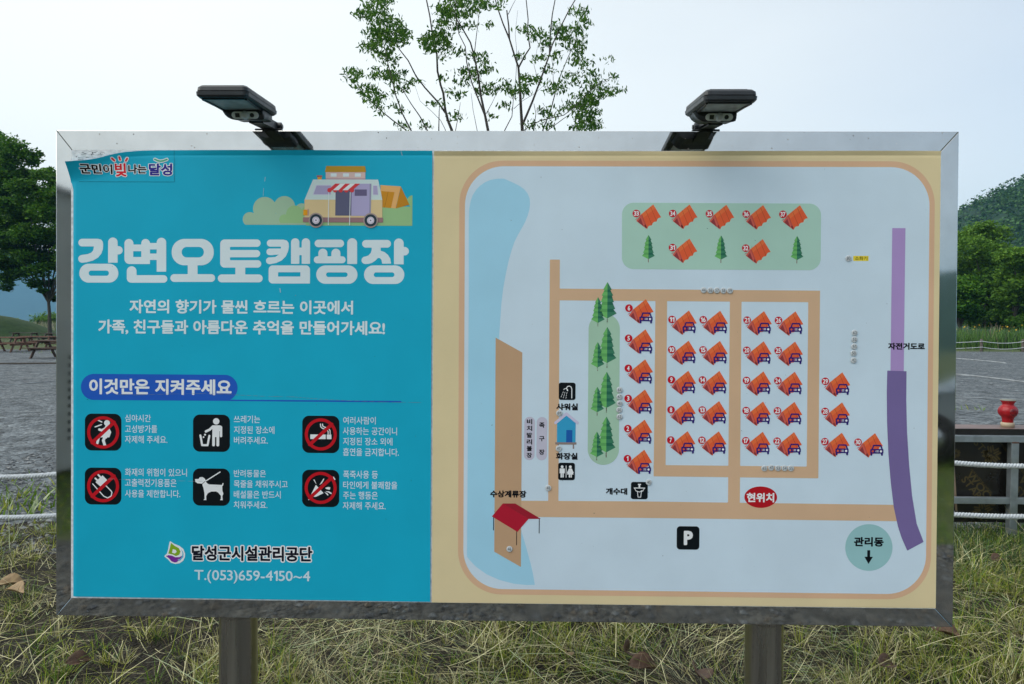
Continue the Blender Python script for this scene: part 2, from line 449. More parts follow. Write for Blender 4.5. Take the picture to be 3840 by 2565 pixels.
# ---- poster films
def film(name, tl, tr, br, bl, rgb, ridge, top=None, nx=120, ny=90, side=0.0, curl=False):
    """tl.. in photograph points; a thin sheet whose top edge is folded over the panel"""
    xs = np.linspace(0, 1, nx + 1); ts = np.concatenate([np.linspace(0, 0.09, 64)[:-1], np.linspace(0.09, 1, ny)])
    xs = np.unique(np.concatenate([np.linspace(0, 0.03, 24), np.linspace(0.03, 0.3, 60), xs]))
    V = []
    tl, tr, br, bl = map(np.array, (tl, tr, br, bl))
    for t in ts:
        for x in xs:
            a = tl + (tr - tl) * x; c = bl + (br - bl) * x
            a = a.astype(float)
            if top: a[1] = max(a[1], top(a[0]))
            q = a + (c - a) * t
            d = (c[1] - a[1]) * t; dl = (q[0] - tl[0])
            wob = 1 + 0.45 * math.sin(x * 9 + 1) + 0.25 * math.sin(x * 23)
            if curl: y = V0 + 0.00003 + float(film_y(q[0], q[1]))
            else: y = V0 + 0.00003 - ridge * wob * max(0, 1 - d / 15) + 0.0006 * math.exp(-((d - 17) / 4.5) ** 2)
            u, w_ = S(q[0], q[1], V0)
            V.append((u, y, w_))
    k = len(xs); F_ = [(j * k + i, (j + 1) * k + i, (j + 1) * k + i + 1, j * k + i + 1) for j in range(len(ts) - 1) for i in range(k - 1)]
    o = np_mesh(name, V, F_, [ink_mat(rgb, 0.36), M_EDGE], smooth=True, parent=board)
    return o
teal = film('teal_poster', (264, 562), (1621.5, 566), (1613.5, 2257), (273, 2237), (18, 140, 166), 0.0022, top=lambda x: float(torn(x)), curl=True)
teal['label'] = 'turquoise rules poster with a torn and curled top corner'
tanp = film('map_poster', (1628, 568.5), (3528.5, 566.5), (3509, 2281), (1619.5, 2259), (172, 168, 132), 0.0032)
tanp['label'] = 'sand coloured campsite map poster'

WHITE = (168, 190, 203); LB = (158, 183, 198); NAVY = (36, 26, 92); BLACK = (10, 16, 20); RED = (150, 18, 28)
# ---- title lettering (hand drawn heavy rounded strokes)
def rtop(x0, y0, x1, y1):     # upright with a rounded head and flat foot
    r = (x1 - x0) / 2
    return U(circ((x0 + x1) / 2, y0 + r, r), box(x0, y0 + r, x1, y1))
def ring(x0, y0, x1, y1, r, a0, b0, a1, b1, q): return cut(box(x0, y0, x1, y1, r), box(a0, b0, a1, b1, q))
k1, k2 = 0.3827, 0.3444
def z1(f):   # title coordinates noted at another scale
    return lambda X, Y: f((X - 200) / k1, (Y - 480) / k1) * k1
def z2(f): return lambda X, Y: f((X - 860) / k2, (Y - 560) / k2) * k2
def arc(cx, cy, r, a0, a1, n=10): return [(cx + r * math.cos(R(a0 + (a1 - a0) * i / n)), cy + r * math.sin(R(a0 + (a1 - a0) * i / n))) for i in range(n + 1)]
g_kang = U(both(cap([(283, 1123), (425, 1123)], 37.5), box(0, 1080, 440, 1170)), poly([(420, 1086), (440, 1086), (468, 1093), (484, 1112), (488, 1140), (487, 1185), (470, 1232), (438, 1270), (390, 1298), (330, 1315), (280, 1320), (280, 1243), (335, 1236), (372, 1221), (392, 1198), (398, 1160), (420, 1160)]), cap([(283, 1282), (290, 1281)], 38.5),
           rtop(537, 1073, 630, 1320), cap([(600, 1198), (639, 1198)], 41), ring(255, 1330, 637, 1515, 92, 347, 1397, 545, 1448, 25))
g_byeon = U(cut(U(rtop(697, 1087, 785, 1200), rtop(862, 1087, 947, 1200), box(697, 1142, 947, 1333, 50), box(860, 1142, 947, 1333)), box(783, 1207, 862, 1264)),
            rtop(1013, 1075, 1106, 1408), box(940, 1127, 1020, 1190), box(940, 1230, 1020, 1293),
            rtop(720, 1355, 815, 1470), box(720, 1385, 815, 1516, 45), box(766, 1442, 900, 1516), cap([(800, 1479), (1080, 1479)], 37))
g_o = U(ring(1160, 1087, 1572, 1345, 125, 1258, 1165, 1475, 1268, 50), box(1317, 1335, 1413, 1440), cap([(1185, 1470), (1547, 1470)], 38))
g_to = U(cut(box(-99, 981, 120, 1288, 48), box(7, 1062, 400, 1096, 8), box(7, 1175, 400, 1207, 8)), cut(U(cap([(50, 1021.5), (300, 1021.5)], 40.5), cap([(50, 1135.5), (296, 1135.5)], 39.5), cap([(50, 1247.5), (307, 1247.5)], 40.5)), box(-200, 950, 7, 1300)),
         box(66, 1280, 173, 1370), cap([(-82, 1405), (320, 1405)], 43))
g_kaem = U(poly([(445, 983), (588, 983), (625, 992), (645, 1018), (649, 1060), (640, 1110), (615, 1165), (570, 1210), (510, 1238), (440, 1250), (440, 1177), (500, 1172), (540, 1146), (440, 1152), (440, 1080), (562, 1080), (562, 1060), (445, 1060)]),
           cap([(447, 1021.5), (470, 1021.5)], 38.5), cap([(440, 1116), (470, 1116)], 36), cap([(437, 1213), (445, 1213)], 37),
           rtop(672, 968, 763, 1247), rtop(788, 968, 879, 1247), box(755, 1070, 795, 1152),
           cut(U(box(428, 1264, 878, 1461, 45), box(700, 1380, 878, 1461)), box(531, 1338, 774, 1385)))
g_ping = U(cap([(970, 1024.5), (1208, 1024.5)], 41), cap([(958, 1202.5), (1228, 1202.5)], 38), rtop(970, 1082, 1068, 1200), rtop(1111, 1082, 1210, 1200), rtop(1284, 968, 1391, 1248),
           ring(947, 1264, 1395, 1464, 100, 1054, 1340, 1288, 1390, 25))
g_jang = U(cap([(1488, 1028.5), (1718, 1028.5)], 42), poly([(1550, 1060), (1648, 1060), (1648, 1104), (1690, 1118), (1728, 1150), (1752, 1190), (1762, 1245), (1664, 1245), (1658, 1205), (1640, 1184), (1618, 1183), (1592, 1210), (1555, 1235), (1518, 1247), (1480, 1249), (1480, 1168), (1515, 1155), (1540, 1128), (1550, 1095)]), cap([(1480, 1208), (1484, 1208)], 40.5),
           rtop(1793, 971, 1898, 1252), cap([(1870, 1109), (1909, 1109)], 46), ring(1467, 1264, 1905, 1466, 100, 1573, 1340, 1798, 1391, 25))
pr = Print(lay=2)
for g, bb, zf in ((g_kang, (285, 885, 465, 1065), z1), (g_byeon, (460, 885, 630, 1065), z1), (g_o, (635, 890, 810, 1062), z1),
                  (g_to, (812, 890, 990, 1064), z2), (g_kaem, (990, 888, 1166, 1068), z2), (g_ping, (1170, 888, 1345, 1068), z2), (g_jang, (1350, 888, 1538, 1070), z2)):
    pr.ink(zf(g), bb, WHITE, 1.6, lay=2)
pr.build('title_lettering', teal)

lettering('slogan_lettering', teal, '자연의 향기가 물씬 흐르는 이곳에서', 485, 1125, 1323, 1177, WHITE, 0.030)
lettering('slogan_lettering', teal, '가족, 친구들과 아름다운 추억을 만들어가세요!', 367, 1201, 1442, 1256, WHITE, 0.030)
pr = Print(lay=1)
pr.ink(U(cap([(352.5, 1451), (842, 1454.5)], 49)), (300, 1398, 895, 1508), (26, 74, 156), 1.6)
pr.pg([(840, 1498.5), (1505, 1503.3), (1505, 1509.3), (840, 1503.5)], (26, 74, 156))
pr.build('heading_band', teal)
lettering('heading_lettering', teal, '이것만은 지켜주세요', 334, 1421, 868, 1480, (178, 200, 212), 0.034)

# ---- rule pictograms
def picto(name, cx, cy, h, draw, parent=None, r=26, wd=None):
    p = Print((cx, cy)); wd = wd or h; p.base = 9 if parent else 0
    p.ink(box(cx - wd, cy - h, cx + wd, cy + h, r), (cx - wd, cy - h, cx + wd, cy + h), BLACK, 1.5)
    draw(p, cx, cy); return p.build(name, parent or teal, True)
PW = (182, 204, 214)
def ban(p, cx, cy, dy=0, r=60):
    th = R(-43); c, s_ = math.cos(th) * (r - 4), math.sin(th) * (r - 4)
    p.ink(U(cut(circ(cx, cy + dy, r), circ(cx, cy + dy, r - 11.5)), cap([(cx - c, cy + dy - s_), (cx + c, cy + dy + s_)], 6.3)), (cx - 63, cy - 66, cx + 63, cy + 66), RED, 1.3)
def at(cx, cy, zx, zy, k):        # picture coordinates noted at another scale around the icon centre
    return lambda L: [(cx + (x - zx) * k, cy + (y - zy) * k) for x, y in L]
def d_shout(p, cx, cy):
    q = at(cx, cy, 343, 650, 0.37)
    f = U(circ(*q([(382, 558)])[0], 11), cap(q([(330, 548), (290, 530)]), 2.2), cap(q([(325, 575), (262, 598)]), 2.2),
          cap(q([(385, 605), (365, 690)]), 9.5), cap(q([(370, 610), (330, 632), (305, 624)]), 4.6), cap(q([(392, 610), (412, 650), (398, 690)]), 4.6),
          cap(q([(362, 690), (345, 735), (362, 785)]), 5.2), cap(q([(358, 690), (300, 690), (285, 760)]), 4.8))
    p.ink(f, (cx - 50, cy - 55, cx + 50, cy + 55), PW, 1.1); ban(p, cx, cy + 1)
def d_trash(p, cx, cy):
    q = at(cx, cy, 1441, 662, 0.37)
    body = U(poly(q([(1450, 582), (1530, 582), (1550, 600), (1550, 640), (1522, 640), (1522, 700), (1450, 700)])), cap(q([(1455, 595), (1425, 625), (1385, 645)]), 4.6), cap(q([(1538, 600), (1538, 690)]), 4.4),
             cap(q([(1463, 690), (1463, 780)]), 5.2), cap(q([(1506, 690), (1506, 780)]), 5.2))
    f = U(circ(*q([(1489, 542)])[0], 12), body, circ(*q([(1376, 677)])[0], 3.8), circ(*q([(1361, 702)])[0], 3.2),
          cap(q([(1329, 685), (1347, 783), (1402, 783), (1420, 688)]), 3.8))
    p.ink(f, (cx - 50, cy - 60, cx + 45, cy + 55), PW, 1.1)
def d_smoke(p, cx, cy):
    q = at(cx, cy, 936, 460, 0.3237)
    f = U(box(*q([(814, 461)])[0], *q([(993, 514)])[0]), box(*q([(1005, 461)])[0], *q([(1059, 514)])[0]),
          cap(q([(932, 340), (935, 372), (955, 390), (1000, 402)]), 1.9), cap(q([(955, 340), (958, 362), (975, 374), (1015, 386)]), 1.9),
          cap(q([(1021, 455), (1021, 425), (1012, 412)]), 1.7), cap(q([(1045, 455), (1043, 415), (1034, 402)]), 1.7))
    p.ink(f, (cx - 45, cy - 45, cx + 45, cy + 25), PW, 1.0); ban(p, cx, cy)
def d_plug(p, cx, cy):
    q = at(cx, cy, 343, 1197, 0.37)
    f = U(poly(q([(272, 1150), (338, 1088), (382, 1132), (380, 1160), (345, 1198), (318, 1202), (268, 1160)])), cap(q([(295, 1085), (315, 1105)]), 3.4), cap(q([(265, 1120), (285, 1138)]), 3.4),
          cap(q([(238, 1175), (350, 1298), (390, 1315), (425, 1295), (433, 1260), (425, 1245), (345, 1165)]), 1.9))
    p.ink(f, (cx - 45, cy - 50, cx + 40, cy + 48), PW, 1.0); ban(p, cx, cy)
def d_dog(p, cx, cy):
    q = at(cx, cy, 1440, 1207, 0.37)
    f = U(poly(q([(1274, 1128), (1310, 1126), (1322, 1110), (1350, 1106), (1372, 1120), (1383, 1140), (1345, 1174), (1300, 1170), (1278, 1155)])),
          poly(q([(1348, 1180), (1380, 1150), (1402, 1172), (1420, 1180), (1538, 1184), (1552, 1182), (1562, 1166), (1556, 1190), (1550, 1200), (1552, 1240), (1562, 1272), (1552, 1300), (1556, 1338), (1526, 1338), (1536, 1325), (1538, 1295), (1510, 1262), (1490, 1250), (1440, 1252), (1405, 1268), (1388, 1300), (1390, 1338), (1360, 1338), (1372, 1325), (1370, 1270), (1362, 1225)])),
          cap(q([(1380, 1148), (1528, 1054)]), 2.0), cap(q([(1558, 1170), (1554, 1186)]), 2.0))
    p.ink(f, (cx - 63, cy - 58, cx + 48, cy + 52), PW, 1.0)
def d_pop(p, cx, cy):
    q = at(cx, cy, 934, 1086, 0.3237)
    f = U(poly(q([(878, 1045), (968, 1140), (880, 1184), (812, 1180)])), poly(q([(848, 985), (862, 984), (888, 1046)])), poly(q([(968, 970), (975, 978), (950, 1025), (918, 1048)])),
          poly(q([(985, 1080), (1020, 1068), (1047, 1072), (1040, 1102), (1000, 1092)])), poly(q([(985, 1118), (1030, 1118), (1062, 1138), (1060, 1152), (1020, 1132)])), poly(q([(975, 1125), (1010, 1140), (1025, 1160), (1018, 1170), (1000, 1150)])),
          cap(q([(1082, 955), (1098, 980)]), 2.0), cap(q([(796, 1218), (802, 1214)]), 1.6))
    p.ink(f, (cx - 50, cy - 48, cx + 58, cy + 48), PW, 1.0); ban(p, cx, cy - 2)
picto('shouting_ban_pictogram', 386.8, 1620.5, 68.6, d_shout); picto('litter_bin_pictogram', 793, 1624.5, 69.3, d_trash)
picto('smoking_ban_pictogram', 1203, 1629, 69.6, d_smoke); picto('plug_ban_pictogram', 386.6, 1823, 68.6, d_plug)
picto('leashed_dog_pictogram', 792.6, 1826.6, 69.4, d_dog); picto('firecracker_ban_pictogram', 1202.5, 1831.5, 69.6, d_pop)
RULES = [('심야시간', 469, 1554, 566, 1582), ('고성방가를', 469, 1593, 590, 1622), ('자제해 주세요.', 469, 1632, 628, 1661),
         ('쓰레기는', 877, 1557.5, 975.6, 1586), ('지정된 장소에', 877.6, 1597, 1029.5, 1625.7), ('버려주세요.', 877.6, 1636, 1005, 1664.5),
         ('여러사람이', 1287, 1562, 1409, 1590.7), ('사용하는 공간이니', 1286, 1601, 1489, 1630.5), ('지정된 장소 외에', 1287, 1640, 1472, 1669), ('흡연을 금지합니다.', 1287, 1679, 1496, 1709),
         ('화재의 위험이 있으니', 469, 1755, 701, 1785), ('고출력전기용품은', 469, 1794, 662, 1824), ('사용을 제한합니다.', 469, 1835, 676, 1864),
         ('반려동물은', 877, 1761, 997, 1788.5), ('목줄을 채워주시고', 877, 1800, 1079, 1828), ('배설물은 반드시', 877, 1838.7, 1053, 1867.8), ('치워주세요.', 877, 1878, 1003.6, 1905.7),
         ('폭죽사용 등', 1287, 1764, 1417, 1794), ('타인에게 불쾌함을', 1287, 1803.7, 1490, 1832.8), ('주는 행동은', 1287, 1842, 1417, 1871.7), ('자제해 주세요.', 1286, 1881, 1447, 1910.5)]
GRP = [(0, 3), (3, 6), (6, 10), (10, 13), (13, 17), (17, 21)]
for a, b_ in GRP:
    pr = Print((RULES[a][1], RULES[a][2]))
    for s_, x0, y0, x1, y1 in RULES[a:b_]: text(pr, s_, x0, y0, x1, y1, (158, 182, 196), 0.013, 5, cell=0.03)
    pr.build('rule_lettering', teal)

# ---- county slogan at the torn corner, company name, telephone
pr = Print((420, 640), 3); pr.base = 5
OUT = (205, 205, 198)
text(pr, '군민이', 307, 618, 423, 653, (12, 12, 16), 0.036, 6, outline=0.055, orgb=OUT)
text(pr, '나는', 481, 617, 550, 651, (12, 12, 16), 0.036, 6, outline=0.055, orgb=OUT)
text(pr, '빛', 432, 613, 475, 662, (165, 28, 40), 0.034, 9, outline=0.05, orgb=OUT)
text(pr, '달성', 558, 613, 646, 658, (36, 34, 112), 0.036, 6, outline=0.05, orgb=OUT)
rays = [[(425, 597), (432, 604)], [(450.7, 592), (452.6, 600.6)], [(478.6, 595.6), (473.6, 604)]]
smile = [(581, 598), (592, 603), (602, 605), (613, 603), (626, 598)]
pr.ink(U(cap(smile, 6), *[cap(r, 6.5) for r in rays]), (410, 580, 640, 616), OUT, 1.0, lay=4)
pr.ink(U(*[cap(r, 3.6) for r in rays]), (415, 585, 485, 612), (170, 50, 52), 1.0, lay=6)
pr.ink(cap(smile, 3.2), (570, 590, 635, 612), (62, 140, 110), 1.0, lay=6)
pr.pg([(296, 680.6), (654, 680.6), (654, 681.6), (296, 681.6)], (12, 70, 84)); pr.pg([(653.6, 566), (654.6, 566), (654.6, 681), (653.6, 681)], (12, 70, 84))
pr.build('county_slogan_lettering', teal)
pr = Print((655, 2072), 3)
def zE(L): return [(x * 0.4259, 2000 + y * 0.4259) for x, y in L]
teardrop = poly(zE([(1500, 78), (1530, 98), (1575, 115), (1608, 140), (1622, 175), (1622, 205), (1608, 235), (1580, 255), (1545, 262), (1510, 252), (1485, 225), (1456, 202), (1478, 180), (1488, 140)]))
pr.ink(grow(teardrop, 3), (610, 2022, 702, 2120), (205, 216, 222), 1.0)
pr.ink(cut(poly(zE([(1506, 85), (1535, 108), (1575, 130), (1590, 160), (1578, 188), (1550, 200), (1520, 186), (1482, 178), (1496, 130)])), poly(zE([(1522, 138), (1548, 146), (1556, 162), (1540, 178), (1515, 170)]))), (625, 2030, 690, 2090), (100, 140, 30), 0.9)
pr.ink(poly(zE([(1460, 200), (1485, 192), (1515, 196), (1545, 210), (1580, 208), (1616, 190), (1614, 210), (1585, 228), (1545, 232), (1600, 222), (1590, 236), (1560, 246), (1530, 240), (1570, 250), (1540, 257), (1510, 246), (1488, 220)])), (615, 2075, 695, 2115), (92, 36, 122), 0.9)
pr.ink(cut(both(circ(*zE([(1560, 185)])[0], 24), box(668, 2050, 700, 2120)), circ(*zE([(1548, 178)])[0], 25)), (660, 2040, 700, 2110), (70, 150, 175), 0.9)
pr.build('company_emblem', teal)
pr = Print((945, 2076)); text(pr, '달성군시설관리공단', 719, 2048, 1171, 2104, (12, 14, 26), 0.035, 6, outline=0.075, orgb=(205, 216, 222)); pr.build('company_lettering', teal)
lettering('telephone_lettering', teal, 'T.(053)659-4150~4', 729, 2139, 1163, 2189, (158, 186, 202), 0.012)

# ---- camper van drawing
def zV(L): return [(860 + x * k2, 560 + y * k2) for x, y in L]
def zb(x0, y0, x1, y1, r=0): (a, b_), (c, d) = zV([(x0, y0), (x1, y1)]); return box(a, b_, c, d, r * k2)
def zc(x, y, r): a, b_ = zV([(x, y)])[0]; return circ(a, b_, r * k2)
pr = Print((1230, 720), 1)
BB = (905, 610, 1555, 860)
pr.ink(both(U(zc(222, 762, 77), zc(385, 648, 128), zc(600, 625, 115), zc(790, 660, 72), zb(222, 700, 860, 822)), zb(140, 480, 860, 822)), BB, (125, 158, 134), 1.6)
pr.ink(U(both(U(zc(600, 765, 57), zc(712, 705, 93), zc(860, 690, 78), zb(606, 720, 900, 805)), zb(530, 560, 900, 802)), zb(835, 770, 1992, 828), both(U(zc(2000, 560, 64), zb(1660, 620, 1992, 828), zc(1880, 560, 62)), zb(1600, 480, 1992, 828))), BB, (118, 158, 112), 1.6)
for L, c in (([(1645, 388), (1865, 402), (1810, 640), (1640, 624)], (178, 144, 90)), ([(1655, 452), (1797, 465), (1760, 636), (1660, 628)], (158, 115, 34)), ([(1727, 458), (1731, 458), (1692, 632), (1688, 632)], (120, 84, 24)), ([(1867, 404), (1960, 600), (1812, 640)], (150, 108, 28)),
             ([(960, 300), (1005, 300), (1005, 330), (960, 330)], (180, 135, 40)), ([(952, 285), (1010, 285), (1010, 305), (952, 305)], (128, 88, 92)),
             ([(1050, 246), (1480, 246), (1480, 330), (1050, 330)], (168, 155, 150)), ([(1050, 313), (1480, 313), (1480, 330), (1050, 330)], (150, 134, 138)),
             ([(1102, 263), (1168, 263), (1168, 299), (1102, 299)], (172, 196, 200)), ([(1237, 263), (1303, 263), (1303, 299), (1237, 299)], (172, 196, 200)), ([(1366, 263), (1433, 263), (1433, 299), (1366, 299)], (172, 196, 200)),
             ([(1055, 184), (1476, 184), (1488, 249), (1040, 249)], (146, 120, 40))):
    pr.pg(zV(L), c)
for i in range(8):
    x = 1097 + i * 48.5; d_ = (i - 3.5) * 2.6
    pr.pg(zV([(x - 2.5 - d_ * 0, 185), (x + 2.5, 185), (x + 2.5 + d_, 248), (x - 2.5 + d_, 248)]), (190, 186, 160), lay=14)
pr.lay = 15
for L, c in (([(912, 330), (1620, 330), (1667, 550), (820, 550)], (158, 182, 180)), ([(820, 548), (1667, 548), (1667, 742), (820, 742)], (172, 162, 122)), ([(803, 740), (1675, 740), (1675, 793), (803, 793)], (120, 98, 100)),
             ([(944, 388), (1114, 388), (1108, 497), (908, 497)], (160, 172, 184)), ([(952, 396), (1108, 396), (1103, 490), (918, 490)], (134, 136, 164)), ([(1562, 390), (1612, 390), (1626, 498), (1562, 498)], (160, 172, 184)), ([(1567, 397), (1608, 397), (1619, 491), (1567, 491)], (134, 136, 164)),
             ([(1158, 440), (1332, 440), (1332, 720), (1155, 720)], (74, 80, 102)), ([(1332, 375), (1528, 375), (1525, 722), (1330, 722)], (136, 138, 168)), ([(1528, 375), (1547, 375), (1540, 722), (1525, 722)], (116, 122, 146)), ([(1366, 437), (1498, 437), (1498, 506), (1366, 506)], (82, 80, 108)),
             ([(854, 650), (868, 650), (868, 720), (854, 720)], (150, 130, 120)), ([(808, 658), (854, 658), (854, 718), (808, 718)], (176, 128, 28))):
    pr.pg(zV(L), c)
pr.ink(U(*[zc(1092 + i * 61, 446, 24) for i in range(5)], poly(zV([(1155, 375), (1425, 375), (1337, 448), (1070, 448)]))), BB, (168, 54, 58), 1.2)
pr.pg(zV([(1208, 376), (1263, 376), (1190, 446), (1128, 446)]), (188, 206, 216)); pr.pg(zV([(1316, 376), (1370, 376), (1290, 446), (1232, 446)]), (188, 206, 216))
pr.ink(U(cap(zV([(1085, 470), (1080, 822)]), 1.3), cap(zV([(1318, 470), (1312, 822)]), 1.3)), BB, (176, 196, 204), 0.9)
for x in (947, 1541):
    pr.ink(zc(x, 772, 80), BB, (128, 122, 118), 1.3, lay=40); pr.ink(zc(x, 772, 66), BB, (34, 50, 58), 1.3, lay=41); pr.ink(zc(x, 772, 39), BB, (172, 176, 186), 1.2, lay=42); pr.ink(cut(zc(x, 772, 31), zc(x, 772, 28)), BB, (96, 100, 112), 0.8, lay=43); pr.ink(zc(x, 772, 7), BB, (40, 44, 60), 0.8, lay=43)
pr.build('camper_van_drawing', teal)
# creases and specks
pr = Print(lay=3)
cr1 = [(430, 1479), (530, 1481), (640, 1477), (760, 1476), (870, 1480), (990, 1486), (1100, 1488), (1180, 1495), (1300, 1502), (1420, 1507), (1580, 1510)]
cr2 = [(405, 1796), (520, 1798), (640, 1802), (740, 1805), (780, 1803)]
pr.ink(U(cap(cr1, 0.55), cap(cr2, 0.5)), (400, 1470, 1590, 1515), (88, 110, 116), 1.2, lay=9); pr.ink(cap(cr2, 0.5), (400, 1790, 790, 1810), (110, 130, 136), 1.2, lay=9); pr.ink(U(cap([(995, 664), (993, 680)], 1.0), cap([(989, 706), (987, 735)], .8), cap([(1505, 570), (1508, 582)], 1.6), cap([(1050, 1082), (1052, 1096)], 1.8)), (980, 565, 1512, 1100), (120, 160, 172), 1.5, lay=9)
pr.build('film_crease', teal)
pr = Print(lay=0); pr.film = False; sc_ = []
for i in range(26):
    x, y = random.uniform(280, 470), random.uniform(568, 600); l_ = random.uniform(3, 26); sc_.append(cap([(x, y), (x + l_, y + random.uniform(-2, 2))], random.uniform(.35, .8)))
for i in range(12): sc_.append(circ(random.uniform(280, 460), random.uniform(570, 602), random.uniform(.8, 2.2)))
pr.ink(U(*sc_), (274, 562, 500, 608), (70, 78, 82), 1.0, lay=0); pb = pr.build('scratches', bp_); pb.location.y = 0.0021
for nm_, rect, n_sp in (('grime_specks', (230, 495, 3560, 556), 70),):
    pr = Print(lay=0); pr.film = False
    for i in range(n_sp):
        x, y = random.uniform(rect[0], rect[2]), random.uniform(rect[1], rect[3]); l_ = random.choice((.8, 1.2, 1.8, 3)); pr.put([(x - l_, y), (x, y - l_ * .7), (x + l_ * .8, y + .2), (x + .2, y + l_)], [(0, 1, 2, 3)], random.choice([(70, 74, 72), (96, 98, 94), (120, 122, 116)]), 0)
    o_ = tag(pr.build(nm_, fo_), kind='stuff'); o_.location.y = -V0 - 0.0004
for nm, par, (x0, y0, x1, y1), n in (('dirt_specks', teal, (330, 720, 1590, 2220), 46), ('dirt_specks', tanp, (1660, 620, 3470, 2260), 70)):
    pr = Print(lay=50)
    for i in range(n):
        x, y = random.uniform(x0, x1), y0 + (y1 - y0) * random.random() ** 0.7; a = random.uniform(0, 3.1); l_ = random.choice((0.6, 1, 1.5, 3.2))
        dx, dy = math.cos(a) * l_, math.sin(a) * l_; r = random.uniform(0.7, 1.3)
        pr.put([(x - dx - dy * 0.4, y - dy), (x, y - r), (x + dx, y + dy), (x + dy * 0.3, y + r)], [(0, 1, 2, 3)], random.choice([(30, 44, 48), (60, 74, 80), (92, 108, 112)]), 50)
    tag(pr.build(nm, par), kind='stuff')

# ---- campsite map
def arcq(cx, cy, r, a0, a1): return arc(cx, cy, r, a0, a1, 14)
def rquad(tl, tr, br, bl, r):
    def cor(p, a, b_):
        p, a, b_ = map(np.array, (p, a, b_)); da = (a - p) / np.hypot(*(a - p)); db = (b_ - p) / np.hypot(*(b_ - p)); out = []
        for i in range(15):
            th = math.pi / 2 * i / 14; out.append(tuple(p + da * r * (1 - math.sin(th)) + db * r * (1 - math.cos(th))))
        return out
    return cor(tl, bl, tr) + cor(tr, tl, br) + cor(br, tr, bl) + cor(bl, br, tl)
pr = Print(lay=1)
pr.pg(rquad((1723, 602), (3507, 605), (3490, 2249), (1717, 2227), 163), (168, 146, 118))
pr.pg(rquad((1744.5, 623), (3487, 627), (3471, 2229), (1737, 2207), 146), LB)
pr.build('map_ground', tanp)
zA = lambda L: [(1620 + x * .3826, 540 + y * .3826) for x, y in L]
zB = lambda L: [(1720 + x * .3189, 1780 + y * .3189) for x, y in L]
pr = Print(lay=3)
riv = zA([(640, 340), (700, 339), (730, 350), (800, 382), (860, 412), (905, 445), (940, 490), (957, 535), (961, 580), (955, 640), (938, 700), (915, 760), (880, 825), (840, 895), (808, 960), (780, 1040), (750, 1150), (720, 1290), (697, 1420), (680, 1560)]) + [(1872, 1260), (1900, 1700)] + zB([(733, 650), (760, 740), (790, 840), (820, 950), (850, 1060), (875, 1170), (895, 1295), (800, 1297), (650, 1282), (480, 1238), (330, 1172), (200, 1080), (140, 1015), (98, 963)]) + zA([(360, 1560), (360, 760), (364, 640), (378, 560), (400, 500), (432, 450), (470, 410), (520, 375), (575, 352)])
pr.ink(poly(riv), (1740, 660, 2010, 2200), (126, 175, 201), 2.5)
pr.build('river_drawing', tanp)
pr = Print(lay=5)
ROAD = (163, 144, 116)
roads = U(poly([(2062, 973.5), (2099.5, 973.5), (2094, 1885), (2055.5, 1885)]), poly([(2070, 1082), (3075, 1090), (3074.6, 1133.5), (2070, 1126)]), poly([(2458, 1100), (2502, 1100), (2495.5, 1786), (2451, 1786)]),
          poly([(2737.2, 1100), (2781, 1100), (2774, 1905), (2729.5, 1905)]), poly([(3031, 1095), (3075, 1090), (3068.5, 1793.5), (3024.5, 1790)]), poly([(2451, 1743.5), (3068.7, 1750), (3068.3, 1793.6), (2451, 1786)]),
          poly([(1950, 1877.5), (2400, 1880), (3352, 1893), (3366, 1954.5), (2500, 1943), (1950, 1938)]))
pr.ink(roads, (1945, 965, 3372, 1962), ROAD, 2.5)
pr.build('map_roads', tanp)
pr = Print(lay=7); pr.pg([(1858.7, 1266), (1958.5, 1322), (1953.3, 2126), (1853.3, 2068.6)], (150, 130, 102)); pr.build('pier_drawing', tanp)
pr = Print(lay=6)
pr.pg(rquad((2332.5, 760), (3079, 763.8), (3077, 1013.5), (2332, 1009), 44), (133, 171, 158))
pr.ink(U(cap([(2265.7, 1234), (2262.4, 1684.5)], 58.5)), (2200, 1170, 2330, 1748), (128, 164, 144), 1.8)
pr.build('map_lawns', tanp)
pr = Print(lay=8)
pr.pg([(3345.5, 855.5), (3395, 855.5), (3388.7, 1392), (3339, 1391)], (134, 120, 164))
pr.ink(poly([(3327, 1389.5), (3399, 1392), (3398, 1500), (3401, 1620), (3409, 1745), (3420, 1860), (3437, 1963), (3463, 2032), (3401.8, 2064.8), (3380, 2015), (3366.5, 1972.5), (3351, 1900), (3340, 1810), (3331, 1700), (3326, 1580), (3325, 1470)]), (3315, 1380, 3470, 2070), (92, 86, 128), 2.0)
pr.build('cycle_path_drawing', tanp)

